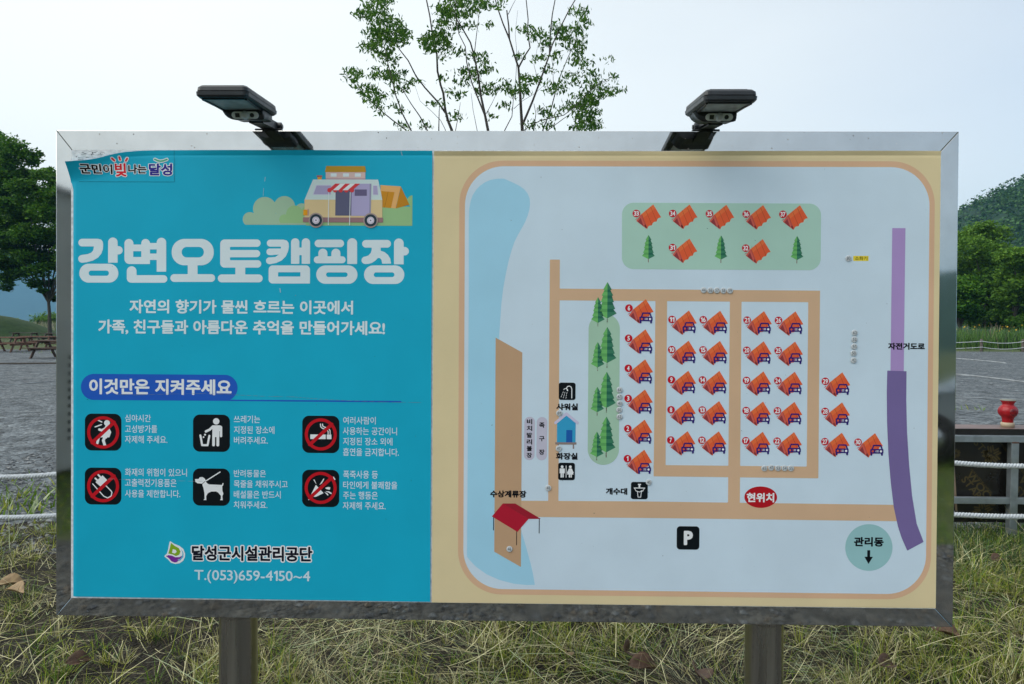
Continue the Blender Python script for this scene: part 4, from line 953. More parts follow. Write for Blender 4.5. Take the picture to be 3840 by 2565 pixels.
# ---- mown grass: straw lying about, green blades standing
GM = [mat('straw_pale', (0.66, 0.61, 0.33), 0.6, var=.12, scale=30), mat('straw_dull', (0.32, 0.29, 0.12), 0.65, var=.15, scale=30), mat('straw_grey_green', (0.31, 0.36, 0.19), 0.6, var=.12, scale=30),
      mat('grass_yellow_green', (0.31, 0.34, 0.05), 0.55, var=.15, scale=20, trans=0.25, spec=.15), mat('grass_green', (0.13, 0.23, 0.025), 0.55, var=.2, scale=20, trans=0.25, spec=.15), mat('grass_dark_green', (0.045, 0.095, 0.02), 0.55, var=.2, scale=20, trans=0.2),
      mat('straw_brown', (0.13, 0.095, 0.05), 0.7, var=.2, scale=30)]
def blades(P, length, width, az, lean, curl, mi, name, mats, segs=4, z0=0.0):
    n = len(P); t = np.linspace(0, 1, segs + 1)
    ang = lean[:, None] + curl[:, None] * t[None]                 # angle from vertical along the blade
    ds = (length / segs)[:, None]
    h = np.concatenate([np.zeros((n, 1)), np.cumsum(np.sin(ang[:, :-1]) * ds, 1)], 1); z = np.concatenate([np.zeros((n, 1)), np.cumsum(np.cos(ang[:, :-1]) * ds, 1)], 1)
    dx, dy = np.cos(az)[:, None], np.sin(az)[:, None]
    side = np.stack([-dy, dx], -1); wv = (width[:, None] * (1 - 0.85 * t[None] ** 1.7)) / 2
    cx = P[:, 0:1] + h * dx; cy = P[:, 1:2] + h * dy; cz = P[:, 2:3] + np.maximum(z, 0.004 - 0 * z)
    tw = rng.uniform(-0.6, 0.6, (n, 1))
    L = np.stack([cx + side[..., 0] * wv, cy + side[..., 1] * wv, cz + wv * tw], -1); Rr = np.stack([cx - side[..., 0] * wv, cy - side[..., 1] * wv, cz - wv * tw], -1)
    V = np.stack([L, Rr], 2).reshape(-1, 3); b0 = (np.arange(n) * (segs + 1) * 2)[:, None]; k = (np.arange(segs) * 2)[None]
    Fq = np.stack([b0 + k, b0 + k + 1, b0 + k + 3, b0 + k + 2], -1).reshape(-1, 4)
    return tag(np_mesh(name, V, Fq, mats, np.repeat(mi, segs)), kind='stuff')
def verge_pts(n, dens):
    out = []
    while len(out) < n:
        x = rng.uniform(-4.2, 5.0, n); y = rng.uniform(0.3, 3.35, n); k = rng.random(n) < dens(x, y); out += list(zip(x[k], y[k]))
    return np.array(out[:n])
def clump(x, y): return 0.5 + 0.25 * np.sin(x * 3.1 + 1.7 * np.sin(y * 2.3)) + 0.25 * np.sin(y * 4.7 + 2.1 * np.sin(x * 1.9 + 1))
def thin(x, y):      # the verge thins out towards the gravel on the turquoise side
    e = 2.75 + 0.2 * np.sin(x * 1.3) + np.where(x > 1.5, 0.5, 0.0)
    left = np.where(x < -1.3, 0.45, 1.0)
    return np.clip((e - y) / 0.7, 0.04, 1) * left
def flow(x, y): return 2.2 * np.sin(x * 1.7 + 1.3 * np.sin(y * 2.1)) + 1.6 * np.sin(y * 2.6 + x * .8)
n = 24000; P = verge_pts(n, lambda x, y: thin(x, y) * np.clip(1.25 - clump(x, y), .1, 1)); P = np.c_[P, rng.uniform(0.005, 0.07, n) * (0.4 + clump(P[:, 0] + 2, P[:, 1]))]
blades(P, 0.05 + 0.26 * rng.random(n) ** 1.6, rng.uniform(0.0008, 0.0024, n), flow(P[:, 0], P[:, 1]) + rng.normal(0, .75, n), rng.uniform(R(60), R(100), n), rng.normal(0, R(26), n), rng.choice([0, 0, 1, 1, 1, 2, 2, 6, 6, 3, 4], n), 'mown_straw', GM)
nt2 = 2300; T = verge_pts(nt2, lambda x, y: thin(x, y) * np.clip(clump(x, y) * 1.7 - .3, 0.04, 1)); ts = rng.uniform(.6, 1.5, nt2); tc = rng.choice(5, nt2)
n = 50000; j = rng.integers(0, nt2, n); aa = rng.uniform(0, 6.283, n); rr_ = np.abs(rng.normal(0, .035, n)) * ts[j]
P = np.c_[T[j, 0] + np.cos(aa) * rr_, T[j, 1] + np.sin(aa) * rr_, np.full(n, .006)]
pal = np.array([[3, 3, 4, 1], [4, 4, 3, 5], [3, 1, 0, 1], [4, 5, 6, 3], [1, 3, 1, 0]])
blades(P, rng.uniform(0.04, 0.12, n) * ts[j], rng.uniform(0.0018, 0.0046, n), aa + rng.normal(0, .5, n), rng.uniform(R(5), R(50), n), rng.uniform(R(10), R(80), n), pal[tc[j], rng.integers(0, 4, n)], 'verge_grass', GM)
n = 700; P = verge_pts(n, lambda x, y: thin(x, y)); P = np.c_[P, rng.uniform(0.03, 0.11, n)]
blades(P, rng.uniform(0.25, 0.62, n), rng.uniform(0.0018, 0.0036, n), rng.uniform(0, 6.283, n), rng.uniform(R(58), R(92), n), rng.normal(0, R(35), n), rng.choice([0, 0, 2, 1], n), 'long_straw', GM, 7)
# weeds by the crate on the right
n = 9000; P = np.c_[rng.normal(3.6, 0.5, n), rng.normal(2.35, 0.30, n), np.full(n, .008)]
blades(P, rng.uniform(0.04, 0.15, n), rng.uniform(0.003, 0.010, n), rng.uniform(0, 6.283, n), rng.uniform(R(5), R(60), n), rng.uniform(R(5), R(60), n), rng.choice([4, 5, 5, 5], n), 'weeds', GM, 3)
# lawn behind the camera, mirrored in the frame
n = 16000; P = np.c_[rng.uniform(-7, 7, n), -2.9 - 5 * rng.random(n) ** 1.3, np.zeros(n)]
blades(P, rng.uniform(0.03, 0.08, n), rng.uniform(0.008, 0.02, n), rng.uniform(0, 6.283, n), rng.uniform(R(5), R(50), n), rng.uniform(R(5), R(50), n), rng.choice([4, 4, 3, 5], n), 'clipped_lawn', GM, 2)
# grass tufts and patches out on the lot
def patch(cx, cy, sx, sy, n):
    P = np.c_[rng.normal(cx, sx, n), rng.normal(cy, sy, n), np.full(n, .006)]
    return P
P = np.concatenate([patch(-11.5, 23.5, 2.2, .35, 900), patch(-10, 27.5, 2.5, .5, 900), patch(-18, 31, 3, .5, 800), patch(5.6, 10.0, .5, .12, 500), patch(7, 10.4, .6, .05, 300), patch(5.7, 8.7, .15, .08, 120), patch(13, 40, 6, .5, 900), patch(-4, 3.4, 1.2, .35, 900)])
n = len(P); blades(P, rng.uniform(0.04, 0.14, n), rng.uniform(0.01, 0.022, n), rng.uniform(0, 6.283, n), rng.uniform(R(5), R(50), n), rng.uniform(R(5), R(50), n), rng.choice([3, 4, 4, 2], n), 'grass_patches', GM, 2)

# dry leaves caught in the straw
M_LEAF = [mat('dry_leaf_brown', (0.10, 0.052, 0.028), 0.6, var=.3, scale=40), mat('dry_leaf_tan', (0.27, 0.18, 0.085), 0.6, var=.25, scale=40)]
def dry_leaf(px, py, size, rz, mi, label, tilt=0.4):
    g = G_at(px, py, 0.07); m = MB(); n = 9; vs = []; 
    for i in range(n):
        t = i / (n - 1); hwid = 0.34 * math.sin(math.pi * t ** 0.8) + 0.01 * (i % 2)
        for s_ in (-1, -0.5, 0, 0.5, 1):
            vs.append(((t - .5) * size, s_ * hwid * size, size * (0.35 * abs(s_) ** 1.5 * math.sin(math.pi * t) + 0.25 * (t - .5) ** 2 + 0.03 * math.sin(7 * t + 3 * s_))))
    fs = [(i * 5 + j, (i + 1) * 5 + j, (i + 1) * 5 + j + 1, i * 5 + j + 1) for i in range(n - 1) for j in range(4)]
    m.add(vs, fs, 0, True); o = m.build('dry_leaf', M_LEAF[mi]); o.location = (g[0], g[1], 0.065); o.rotation_euler = (tilt, tilt * .5, rz)
    sol = o.modifiers.new('thickness', 'SOLIDIFY'); sol.thickness = 0.001
    return tag(o, label, 'leaf', 'dry leaves in the mown grass')
for a in ((2345, 2440, .11, 1.2, 0, 'curled brown leaf standing upright in straw under the map', .9), (2410, 2500, .13, .1, 0, 'long brown leaf lying beside the upright curled leaf', .3), (2125, 2450, .07, 1.7, 1, 'small tan leaf left of the brown curled leaves', .6),
          (40, 2190, .13, .4, 1, 'big tan leaf at the left edge beside the board', .3), (60, 2215, .12, -.3, 1, 'second tan leaf tucked under the big tan leaf', .2), (292, 2480, .10, .9, 0, 'brown leaf in the grass left of the near post', .5),
          (3320, 2490, .10, .5, 0, 'rounded brown leaf right of the far post at the bottom', .5), (2620, 2530, .13, 1.5, 0, 'brown leaf half buried left of the post under the map', .4), (3545, 2370, .12, -.6, 0, 'reddish brown leaf under the bottom right corner of the frame', .3), (3740, 2100, .1, .3, 0, 'brown leaf below the plywood crate', .3)):
    dry_leaf(*a)

# ================================================================== TREES
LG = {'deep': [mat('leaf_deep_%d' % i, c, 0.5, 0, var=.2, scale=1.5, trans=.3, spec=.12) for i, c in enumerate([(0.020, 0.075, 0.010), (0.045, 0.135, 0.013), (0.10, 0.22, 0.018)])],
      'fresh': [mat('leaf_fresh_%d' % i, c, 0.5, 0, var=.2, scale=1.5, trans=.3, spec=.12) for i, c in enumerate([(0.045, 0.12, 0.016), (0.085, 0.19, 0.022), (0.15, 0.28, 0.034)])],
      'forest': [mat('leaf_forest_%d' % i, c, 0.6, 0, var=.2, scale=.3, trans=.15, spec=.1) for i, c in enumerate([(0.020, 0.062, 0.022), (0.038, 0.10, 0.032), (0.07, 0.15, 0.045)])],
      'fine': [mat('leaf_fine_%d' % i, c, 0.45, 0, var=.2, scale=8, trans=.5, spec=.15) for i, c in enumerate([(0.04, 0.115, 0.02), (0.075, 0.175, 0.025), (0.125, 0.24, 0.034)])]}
M_BARK = mat('grey_brown_bark', (0.045, 0.04, 0.034), 0.85, 0, base2=(0.09, 0.08, 0.066), scale=12, bump=.6, bscale=30)
def leaf_cards(name, P, size, mats, mi, parent=None, ar=0.5, droop=0.0, up=None, kind=None):
    """folded diamond leaves at points P"""
    n = len(P); a = rng.uniform(0, 6.283, n); e = rng.normal(-droop, 0.45, n)
    d = np.stack([np.cos(a) * np.cos(e), np.sin(a) * np.cos(e), np.sin(e)], -1)
    r = rng.normal(0, 1, (n, 3)); 
    if up is not None: r = r * 0.55 + np.array([0, 0, up])
    s_ = np.cross(d, r); s_ /= np.linalg.norm(s_, axis=1)[:, None] + 1e-9
    nn = np.cross(d, s_); size = np.asarray(size)[:, None]
    p0 = P - d * size * .5; p2 = P + d * size * .5; p1 = P + s_ * size * ar * .5 + nn * size * .08; p3 = P - s_ * size * ar * .5 + nn * size * .08
    V = np.stack([p0, p1, p2, p3], 1).reshape(-1, 3); Fq = (np.arange(n) * 4)[:, None] + np.arange(4)[None]
    return np_mesh(name, V, Fq, mats, mi, parent)
def crown_points(cl, n, flat=0.7, shell=0.55):
    """cl: (x,y,z,r) clumps, points gathered towards their outsides and into twig tufts"""
    cl = np.array(cl, float); w_ = cl[:, 3] ** 2; k = rng.choice(len(cl), n, p=w_ / w_.sum())
    nt_ = max(60, n // 18); tk = rng.choice(len(cl), nt_, p=w_ / w_.sum()); dd = rng.normal(0, 1, (nt_, 3)); dd /= np.linalg.norm(dd, axis=1)[:, None]
    tr = cl[tk, 3] * (shell + (1 - shell) * rng.random(nt_)) ; T = cl[tk, :3] + dd * tr[:, None] * np.array([1, 1, flat])
    j = rng.integers(0, nt_, n); sp = cl[tk[j], 3] * 0.20
    P = T[j] + rng.normal(0, 1, (n, 3)) * sp[:, None] * np.array([1.25, 1.25, .45])
    return P, T
def tree(name, base, clumps, n, lsize, kind, label, cat='tree', trunk_r=.16, fork=None, group=None, flat=.7, shell=.55, lean=(0, 0), sizevar=.4):
    root = empty(name, base); tag(root, label, cat, group)
    b = np.array(base); cl = [(x - b[0], y - b[1], z - b[2], r) for x, y, z, r in clumps]
    ctr = np.average(np.array(cl)[:, :3], axis=0); fork = fork or ctr[2] * .38
    m = MB(); fk = Vector((lean[0] * .5, lean[1] * .5, fork))
    m.tube([(0, 0, -.1), (lean[0] * .12, 0, fork * .3), (lean[0] * .2, lean[1] * .3, fork * .7), fk], [trunk_r * 1.25, trunk_r, trunk_r * .85, trunk_r * .75], 10)
    for x, y, z, r in sorted(cl, key=lambda q: -q[3])[:14]:
        e = Vector((x, y, z)); md = fk.lerp(e, .5) + Vector((random.uniform(-.3, .3), random.uniform(-.3, .3), abs(e.z - fk.z) * .12))
        m.tube([fk - Vector((0, 0, .1)), md, e], [trunk_r * .55, trunk_r * .32, trunk_r * .08], 6)
    m.build('trunk', M_BARK, root)
    P, T = crown_points(cl, n, flat, shell)
    keep = P[:, 2] > 0.3; P = P[keep]
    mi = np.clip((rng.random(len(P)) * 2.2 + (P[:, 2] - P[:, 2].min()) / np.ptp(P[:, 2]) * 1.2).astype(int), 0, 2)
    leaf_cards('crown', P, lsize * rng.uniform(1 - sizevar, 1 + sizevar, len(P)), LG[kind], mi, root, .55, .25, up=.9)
    return root
def pxr(px, py, dist, r): p = W_at(px, py, dist); return (p[0], p[1], p[2], r / F * dist)
def jit(L, dist, sp): return [pxr(x, y, dist + random.uniform(-sp, sp), r) for x, y, r in L]

# -- slender tree behind the board: the stems are followed one by one
def young_tree():
    D = 7.6; k = 0.4855
    def wp(x, y, dy=0.0): p = W_at(1240 + x * k, y * k, D + dy); return Vector(p)
    g = G_at(1885, CY + 1.5 * F / (D) - 62); base = Vector((W_at(1890, 900, D)[0], D - 2.1, 0))
    root = empty('young_tree', base); tag(root, 'slender sparse-leaved tree with many forked stems rising behind the board', 'tree')
    BR = [([(935, 1005), (905, 930), (885, 850), (870, 720), (850, 660), (825, 550), (820, 420), (795, 340), (780, 220), (765, 120), (740, 0), (725, -120)], 24, 9, .2),
          ([(885, 870), (830, 790), (730, 680), (660, 590), (600, 470), (530, 380), (480, 300), (400, 160), (330, 60)], 17, 5, .5), ([(745, 1005), (690, 900), (620, 800), (560, 700), (500, 640)], 11, 4, -.4),
          ([(620, 1005), (555, 880), (500, 730), (470, 600), (440, 480), (420, 380), (400, 300)], 12, 4, -.6), ([(580, 1003), (480, 930), (400, 865), (330, 800), (260, 720), (180, 650), (110, 570)], 12, 4, .3),
          ([(835, 1005), (838, 860), (845, 790)], 10, 4, .5), ([(885, 1000), (850, 930), (780, 860), (690, 780), (650, 660)], 6, 2, .6),
          ([(1215, 1005), (1190, 880), (1160, 740), (1140, 590), (1110, 440), (1080, 330), (1000, 190), (950, 120), (930, 40), (915, -40)], 22, 6, -.2), ([(1190, 890), (1130, 740), (1090, 640), (1050, 480), (1040, 360), (990, 260), (960, 100), (970, 0)], 13, 4, -.7),
          ([(1108, 430), (1130, 240), (1150, 80), (1165, -30)], 7, 3, 0), ([(1480, 1005), (1470, 850), (1460, 650), (1450, 520), (1420, 430), (1380, 300), (1330, 180), (1285, 50), (1265, -30)], 27, 8, .3),
          ([(1450, 525), (1500, 430), (1540, 370), (1520, 250), (1525, 150), (1510, 0), (1505, -90)], 15, 7, .6), ([(1380, 295), (1375, 200), (1360, 80)], 14, 10, .2), ([(1372, 110), (1400, 50), (1432, -10)], 6, 3, .1),
          ([(1490, 945), (1560, 780), (1620, 620), (1680, 450), (1710, 350), (1780, 200), (1840, 80), (1900, -20)], 18, 7, -.3), ([(1690, 405), (1700, 220), (1712, 110), (1735, -10), (1745, -100)], 12, 6, -.2),
          ([(1640, 1000), (1700, 850), (1760, 620), (1830, 450), (1890, 320), (1920, 180)], 12, 4, .7), ([(1500, 1000), (1620, 930), (1800, 890), (1880, 830), (1960, 740), (2050, 660), (2180, 590)], 9, 3, -.5),
          ([(1680, 1005), (1780, 930), (1850, 880), (1960, 800)], 7, 3, -.8), ([(1345, 1005), (1400, 900), (1410, 780), (1430, 600), (1440, 430), (1425, 260), (1445, 80)], 9, 2, .9), ([(1880, 1005), (1900, 900), (1950, 780), (2020, 680), (2150, 620)], 8, 3, .5),
          ([(965, 1005), (985, 900), (1002, 790)], 6, 3, -.3), ([(1130, 1000), (1100, 850), (1085, 720)], 5, 3, .4), ([(1415, 840), (1480, 780), (1580, 720), (1700, 610)], 5, 2, .6), ([(1570, 1000), (1585, 880), (1570, 800)], 7, 4, .2),
          ([(1720, 640), (1715, 500), (1690, 380)], 5, 2, -.1), ([(1200, 880), (1250, 790), (1290, 700), (1340, 640)], 5, 2, -.3), ([(600, 470), (640, 560), (690, 620), (735, 660)], 4, 2, .4), ([(440, 480), (350, 400), (260, 330)], 5, 2, -.5), ([(1605, 640), (1570, 500), (1600, 350)], 5, 2, .2)]
    m = MB(); forkp = {}
    hub = [Vector((W_at(1700, 760, D)[0], base.y, 2.25)), Vector((W_at(1860, 760, D)[0], base.y + .1, 2.3)), Vector((W_at(1980, 760, D)[0], base.y, 2.3))]
    f0 = Vector((base.x, base.y, 1.05))
    m.tube([base - Vector((0, 0, .1)), base + Vector((0.02, 0, .5)), f0], [.13, .10, .085], 12)
    for h in hub: m.tube([f0 - Vector((0, 0, .06)), f0.lerp(h, .5) + Vector((0, .03, .05)), h], [.06, .045, .04], 8)
    for pts, w0, w1, dy in BR:
        P = [wp(x, y, dy * (1.0 + .4 * i / len(pts)) * .7) for i, (x, y) in enumerate(pts)]
        sc_ = D * k / F; rad = [(w0 + (w1 - w0) * (i / (len(P) - 1)) ** .7) * .5 * sc_ for i in range(len(P))]
        if pts[0][1] >= 1000:   # hidden foot, joined to the nearest hub
            h = min(hub, key=lambda q: abs(q.x - P[0].x)); P = [h, h.lerp(P[0], .55) + Vector((0, 0, -.03))] + P; rad = [max(rad[0] * 1.1, .012)] * 2 + rad
        m.tube([p - base for p in P], rad, 7)
    m.v = [v if i >= 0 else v for i, v in enumerate(m.v)]
    # first tubes were given in world space: shift them
    nv = (3 + 3 * 0) * 12 + 12 * 2
    cnt = 12 * 3 + 24 + 3 * (8 * 3 + 16)
    m.v = [(x - base.x, y - base.y, z - base.z) if i < cnt else (x, y, z) for i, (x, y, z) in enumerate(m.v)]
    # leaf tufts
    CL = [(330, 70, 110, 3), (430, 30, 50, 2), (250, 100, 60, 2), (450, 210, 130, 4), (520, 280, 90, 3), (400, 290, 70, 3), (330, 250, 60, 1.4), (380, 380, 90, 2), (300, 350, 60, 1.4), (450, 470, 70, 1.4), (440, 560, 70, 1.4), (480, 590, 60, 1.2), (540, 590, 60, 1.2), (620, 610, 50, 1.2), (150, 570, 55, 1.6), (190, 590, 55, 1.6), (320, 560, 50, 1.2), (250, 680, 75, 1.8), (320, 730, 60, 1.8), (390, 750, 40, 1), (400, 860, 35, 1), (340, 800, 55, 1.5), (500, 810, 36, 1), (540, 840, 30, 1), (520, 700, 40, 1), (580, 690, 30, .8),
          (800, 320, 100, 3), (860, 270, 80, 2.2), (760, 310, 70, 2), (880, 350, 50, 2), (880, 450, 28, 1), (870, 60, 70, 2), (950, 50, 110, 2.6), (850, 180, 60, 1.6), (1070, 60, 100, 2.8), (1170, 40, 70, 1.6), (1220, 180, 28, 1), (1090, 200, 45, 1.2), (1300, 25, 45, 1.6), (970, 200, 50, 1), (900, 120, 70, 1.8), (1170, 450, 60, 1.2), (1050, 590, 95, 2), (1210, 540, 55, 1.2), (1170, 680, 70, 1.4), (1010, 740, 45, 1), (1250, 680, 55, 1), (1330, 640, 45, .8), (1230, 900, 30, .8), (1100, 420, 45, 1), (980, 400, 40, 1), (870, 600, 30, .8), (830, 800, 40, 1.2), (990, 890, 36, 1), (930, 690, 22, .8), (720, 960, 45, 1.2), (940, 910, 26, .8), (560, 960, 40, .9),
          (1450, 700, 70, 1.6), (1400, 690, 45, 1), (1520, 600, 55, 1.2), (1480, 640, 50, 1.2), (1330, 820, 36, 1), (1500, 230, 50, 1.2), (1600, 270, 75, 2), (1850, 280, 100, 3), (1930, 100, 70, 1.6), (1950, 180, 60, 1.4), (1900, 370, 60, 1.6), (1780, 230, 55, 1.4), (1700, 530, 50, 1), (1840, 610, 70, 1.4), (1900, 490, 60, 1.2), (1960, 470, 50, 1), (2020, 580, 70, 1.4), (2050, 700, 85, 2), (1970, 760, 100, 3), (1980, 850, 100, 3.4), (1970, 940, 95, 3.4), (2060, 960, 40, 1.2), (1900, 980, 50, 1.6), (2180, 600, 36, 1), (2150, 690, 50, 1.3), (2240, 695, 20, 1), (1680, 680, 50, 1), (1750, 700, 60, 1.2), (1650, 860, 50, 1), (1560, 960, 45, 1), (1720, 860, 45, 1), (1830, 830, 50, 1), (2140, 455, 18, 1), (1740, 430, 40, .8), (1620, 430, 50, .9), (1490, 430, 36, .8), (1660, 950, 50, 1), (1590, 620, 50, 1), (1640, 350, 50, .8), (1720, 190, 30, .9)]
    Ps = []; 
    for x, y, r, dn in CL:
        n = int(r * r * (0.0115 + 0.0048 * dn)) + 11; ns = max(3, n // 6)
        a = rng.uniform(0, 6.283, ns); q = np.sqrt(rng.random(ns)) * r; sx, sy = x + np.cos(a) * q, y + np.sin(a) * q * .8; sd_ = rng.normal(0, .28, ns)
        j = rng.integers(0, ns, n)
        for i in j:
            p = wp(sx[i] + rng.normal(0, 24), sy[i] + rng.normal(4, 13) , sd_[i] + rng.normal(0, .05)); Ps.append(p - base)
    P = np.array([p[:] for p in Ps]); n = len(P)
    tr = m.build('trunk', M_BARK, root)
    leaf_cards('crown', P, rng.uniform(.036, .072, n), LG['fine'], rng.choice([0, 0, 1, 1, 2], n), root, .36, .75)
    return root
young_tree()

# -- two dark spreading trees on the left
L1 = [(0, 560, 70), (60, 560, 50), (110, 590, 40), (30, 640, 70), (90, 660, 45), (-60, 600, 90), (-150, 620, 110), (-120, 520, 90), (-220, 700, 110), (-60, 720, 80), (20, 720, 60), (-20, 510, 36), (140, 578, 16), (-150, 820, 110), (-60, 860, 80), (20, 760, 60), (60, 690, 50), (10, 680, 60), (40, 600, 50), (80, 760, 50), (20, 1075, 26), (-60, 1040, 60), (-130, 980, 90), (-30, 960, 50)]
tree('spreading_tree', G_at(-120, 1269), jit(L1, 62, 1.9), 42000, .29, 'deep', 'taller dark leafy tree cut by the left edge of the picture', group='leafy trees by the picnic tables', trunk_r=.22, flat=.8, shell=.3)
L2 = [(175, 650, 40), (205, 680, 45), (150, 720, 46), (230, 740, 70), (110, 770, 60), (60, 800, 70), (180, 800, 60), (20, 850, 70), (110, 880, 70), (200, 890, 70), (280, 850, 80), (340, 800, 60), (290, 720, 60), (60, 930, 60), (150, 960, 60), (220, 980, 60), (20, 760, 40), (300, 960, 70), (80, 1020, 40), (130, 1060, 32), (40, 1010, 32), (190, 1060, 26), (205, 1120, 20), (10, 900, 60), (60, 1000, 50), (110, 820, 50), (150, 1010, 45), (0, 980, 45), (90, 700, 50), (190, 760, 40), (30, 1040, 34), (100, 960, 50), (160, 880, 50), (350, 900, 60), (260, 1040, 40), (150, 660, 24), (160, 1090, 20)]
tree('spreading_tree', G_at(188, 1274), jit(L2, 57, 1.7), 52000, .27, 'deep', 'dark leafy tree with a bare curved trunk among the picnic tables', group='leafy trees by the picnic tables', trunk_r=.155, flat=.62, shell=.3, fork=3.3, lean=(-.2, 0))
# -- bushes and reeds far left
for i, (x0, w_, yt, yb, d, lb) in enumerate([(205, 100, 1160, 1240, 120, 'large round green bush far behind the picnic tables'), (50, 42, 1188, 1232, 110, 'small bright green bush above the grassy mound'), (330, 90, 1180, 1240, 125, 'green bush hidden mostly behind the board frame')]):
    c = [(x0 + random.uniform(-.6, .6) * w_, yt + (yb - yt) * random.uniform(.35, .9), (yb - yt) * random.uniform(.3, .42)) for _ in range(12)] + [(x0, yt + (yb - yt) * .45, (yb - yt) * .45)]
    b_ = G_at(x0, 1229, 0); tree('bush', (W_at(x0, 1230, d)[0], W_at(x0, 1230, d)[1], 0), jit(c, d, 2), 5000, .38, 'fresh', lb, 'bush', trunk_r=.08, group='bushes beyond the meadow')
# -- lighter trees on the right, beyond the reeds
RT_ = [(3690, 1250, 66, [(3680, 870, 55), (3720, 880, 55), (3650, 930, 60), (3700, 960, 70), (3760, 960, 60), (3630, 1010, 60), (3690, 1050, 70), (3750, 1060, 60), (3640, 1100, 60), (3700, 1140, 60), (3610, 1180, 50), (3660, 1200, 40), (3560, 1000, 60), (3560, 1100, 60), (3600, 900, 40), (3700, 845, 26), (3640, 880, 30)], 'fresh', 'light green bushy tree rising right beside the board frame'),
      (3800, 1252, 60, [(3800, 960, 50), (3830, 1000, 60), (3780, 1040, 50), (3840, 1070, 60), (3880, 980, 70), (3800, 1110, 60), (3850, 1150, 60), (3780, 1180, 45), (3900, 1080, 80), (3830, 1210, 40), (3940, 1000, 70)], 'fresh', 'rounded green tree at the right edge of the picture'),
      (3600, 1250, 58, [(3590, 1090, 50), (3620, 1070, 45), (3640, 1110, 40), (3600, 1150, 50), (3560, 1130, 50), (3640, 1170, 40), (3530, 1080, 60)], 'deep', 'low dark spreading tree behind the reeds by the frame'),
      (3740, 1252, 72, [(3740, 1110, 45), (3770, 1140, 45), (3720, 1160, 45), (3760, 1190, 45), (3700, 1200, 40), (3800, 1210, 40)], 'deep', 'dark undergrowth tree between the two light trees')]
for x, y, d, c, kd, lb in RT_:
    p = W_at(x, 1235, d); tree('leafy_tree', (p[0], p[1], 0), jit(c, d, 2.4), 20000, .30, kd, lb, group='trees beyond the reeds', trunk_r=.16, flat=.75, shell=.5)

# ================================================================== HILLS, FOREST, MEADOW
M_HILLF = ground_mat('forest_floor', [(0.012, 0.032, 0.018), (0.018, 0.046, 0.024), (0.026, 0.06, 0.03)], 0.05, 1.0)
def hill(name, prof, y0, depth, back, m, label=None):
    """ridge whose crest heights are given along x; rises from its foot at y0 to the crest y0+depth"""
    xs = np.array([p[0] for p in prof], float); hs = np.array([p[1] for p in prof], float)
    X = np.linspace(xs[0], xs[-1], 160); H = np.interp(X, xs, hs); T = np.concatenate([np.linspace(0, 1, 24), np.linspace(1.05, 1 + back / depth, 8)])
    V = []
    for t in T:
        for x, h in zip(X, H):
            s_ = math.sin(min(1, t) * math.pi / 2) ** 1.2 if t <= 1 else max(0, 1 - ((t - 1) * depth / back) ** 1.5)
            nz = (math.sin(x * .021 + t * 3) + math.sin(x * .047 + 1.3 + t * 5) * .5) * h * .035
            V.append((x, y0 + depth * t, max(-.5, h * s_ + nz * s_ - .3)))
    k = len(X); Fq = [(j * k + i, j * k + i + 1, (j + 1) * k + i + 1, (j + 1) * k + i) for j in range(len(T) - 1) for i in range(k - 1)]
    return tag(np_mesh(name, V, Fq, m, smooth=True), kind='structure')
def hz(px, py, d): return (W_at(px, py, d)[0], W_at(px, py, d)[2])
# wooded hill on the right
RH = [hz(2300, 1215, 330), hz(2900, 1130, 330), hz(3300, 970, 330), hz(3480, 880, 330), hz(3600, 800, 330), hz(3680, 762, 330), hz(3760, 728, 330), hz(3840, 690, 330), hz(4100, 600, 330), hz(4600, 520, 330), hz(5600, 480, 330)]
hill('wooded_hill', RH, 120, 208, 200, M_HILLF)
xs = np.array([p[0] for p in RH]); hs = np.array([p[1] for p in RH])
n = 64000; kx = np.concatenate([rng.uniform(hz(3150, 900, 330)[0], hz(4500, 900, 330)[0], 2000), rng.uniform(xs[0], xs[-1], 600)]); kt = rng.random(2600) ** .8; kh = np.interp(kx, xs, hs) * np.sin(kt * math.pi / 2) ** 1.2
j = rng.integers(0, 2600, n); dd = rng.normal(0, 1, (n, 3)); dd /= np.linalg.norm(dd, axis=1)[:, None]; dd[:, 2] = np.abs(dd[:, 2])
P = np.stack([kx[j], 120 + 208 * kt[j], kh[j]], -1) + dd * rng.uniform(2.2, 4.6, 2600)[j][:, None] * np.array([1, 1, 1.25])
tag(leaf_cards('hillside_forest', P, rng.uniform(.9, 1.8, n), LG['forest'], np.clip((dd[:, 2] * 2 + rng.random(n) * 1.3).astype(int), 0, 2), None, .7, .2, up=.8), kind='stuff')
# far blue mountain on the left and a low one straight ahead
MD = 3400
LM = [hz(x, y, MD) for x, y in ((-2600, 1010), (-1500, 930), (-700, 905), (-200, 915), (60, 940), (220, 968), (420, 1010), (800, 1090), (1300, 1160), (2200, 1185), (3200, 1180), (4200, 1180))]
hill('far_mountain', LM, 2650, 750, 500, M_HILLF)
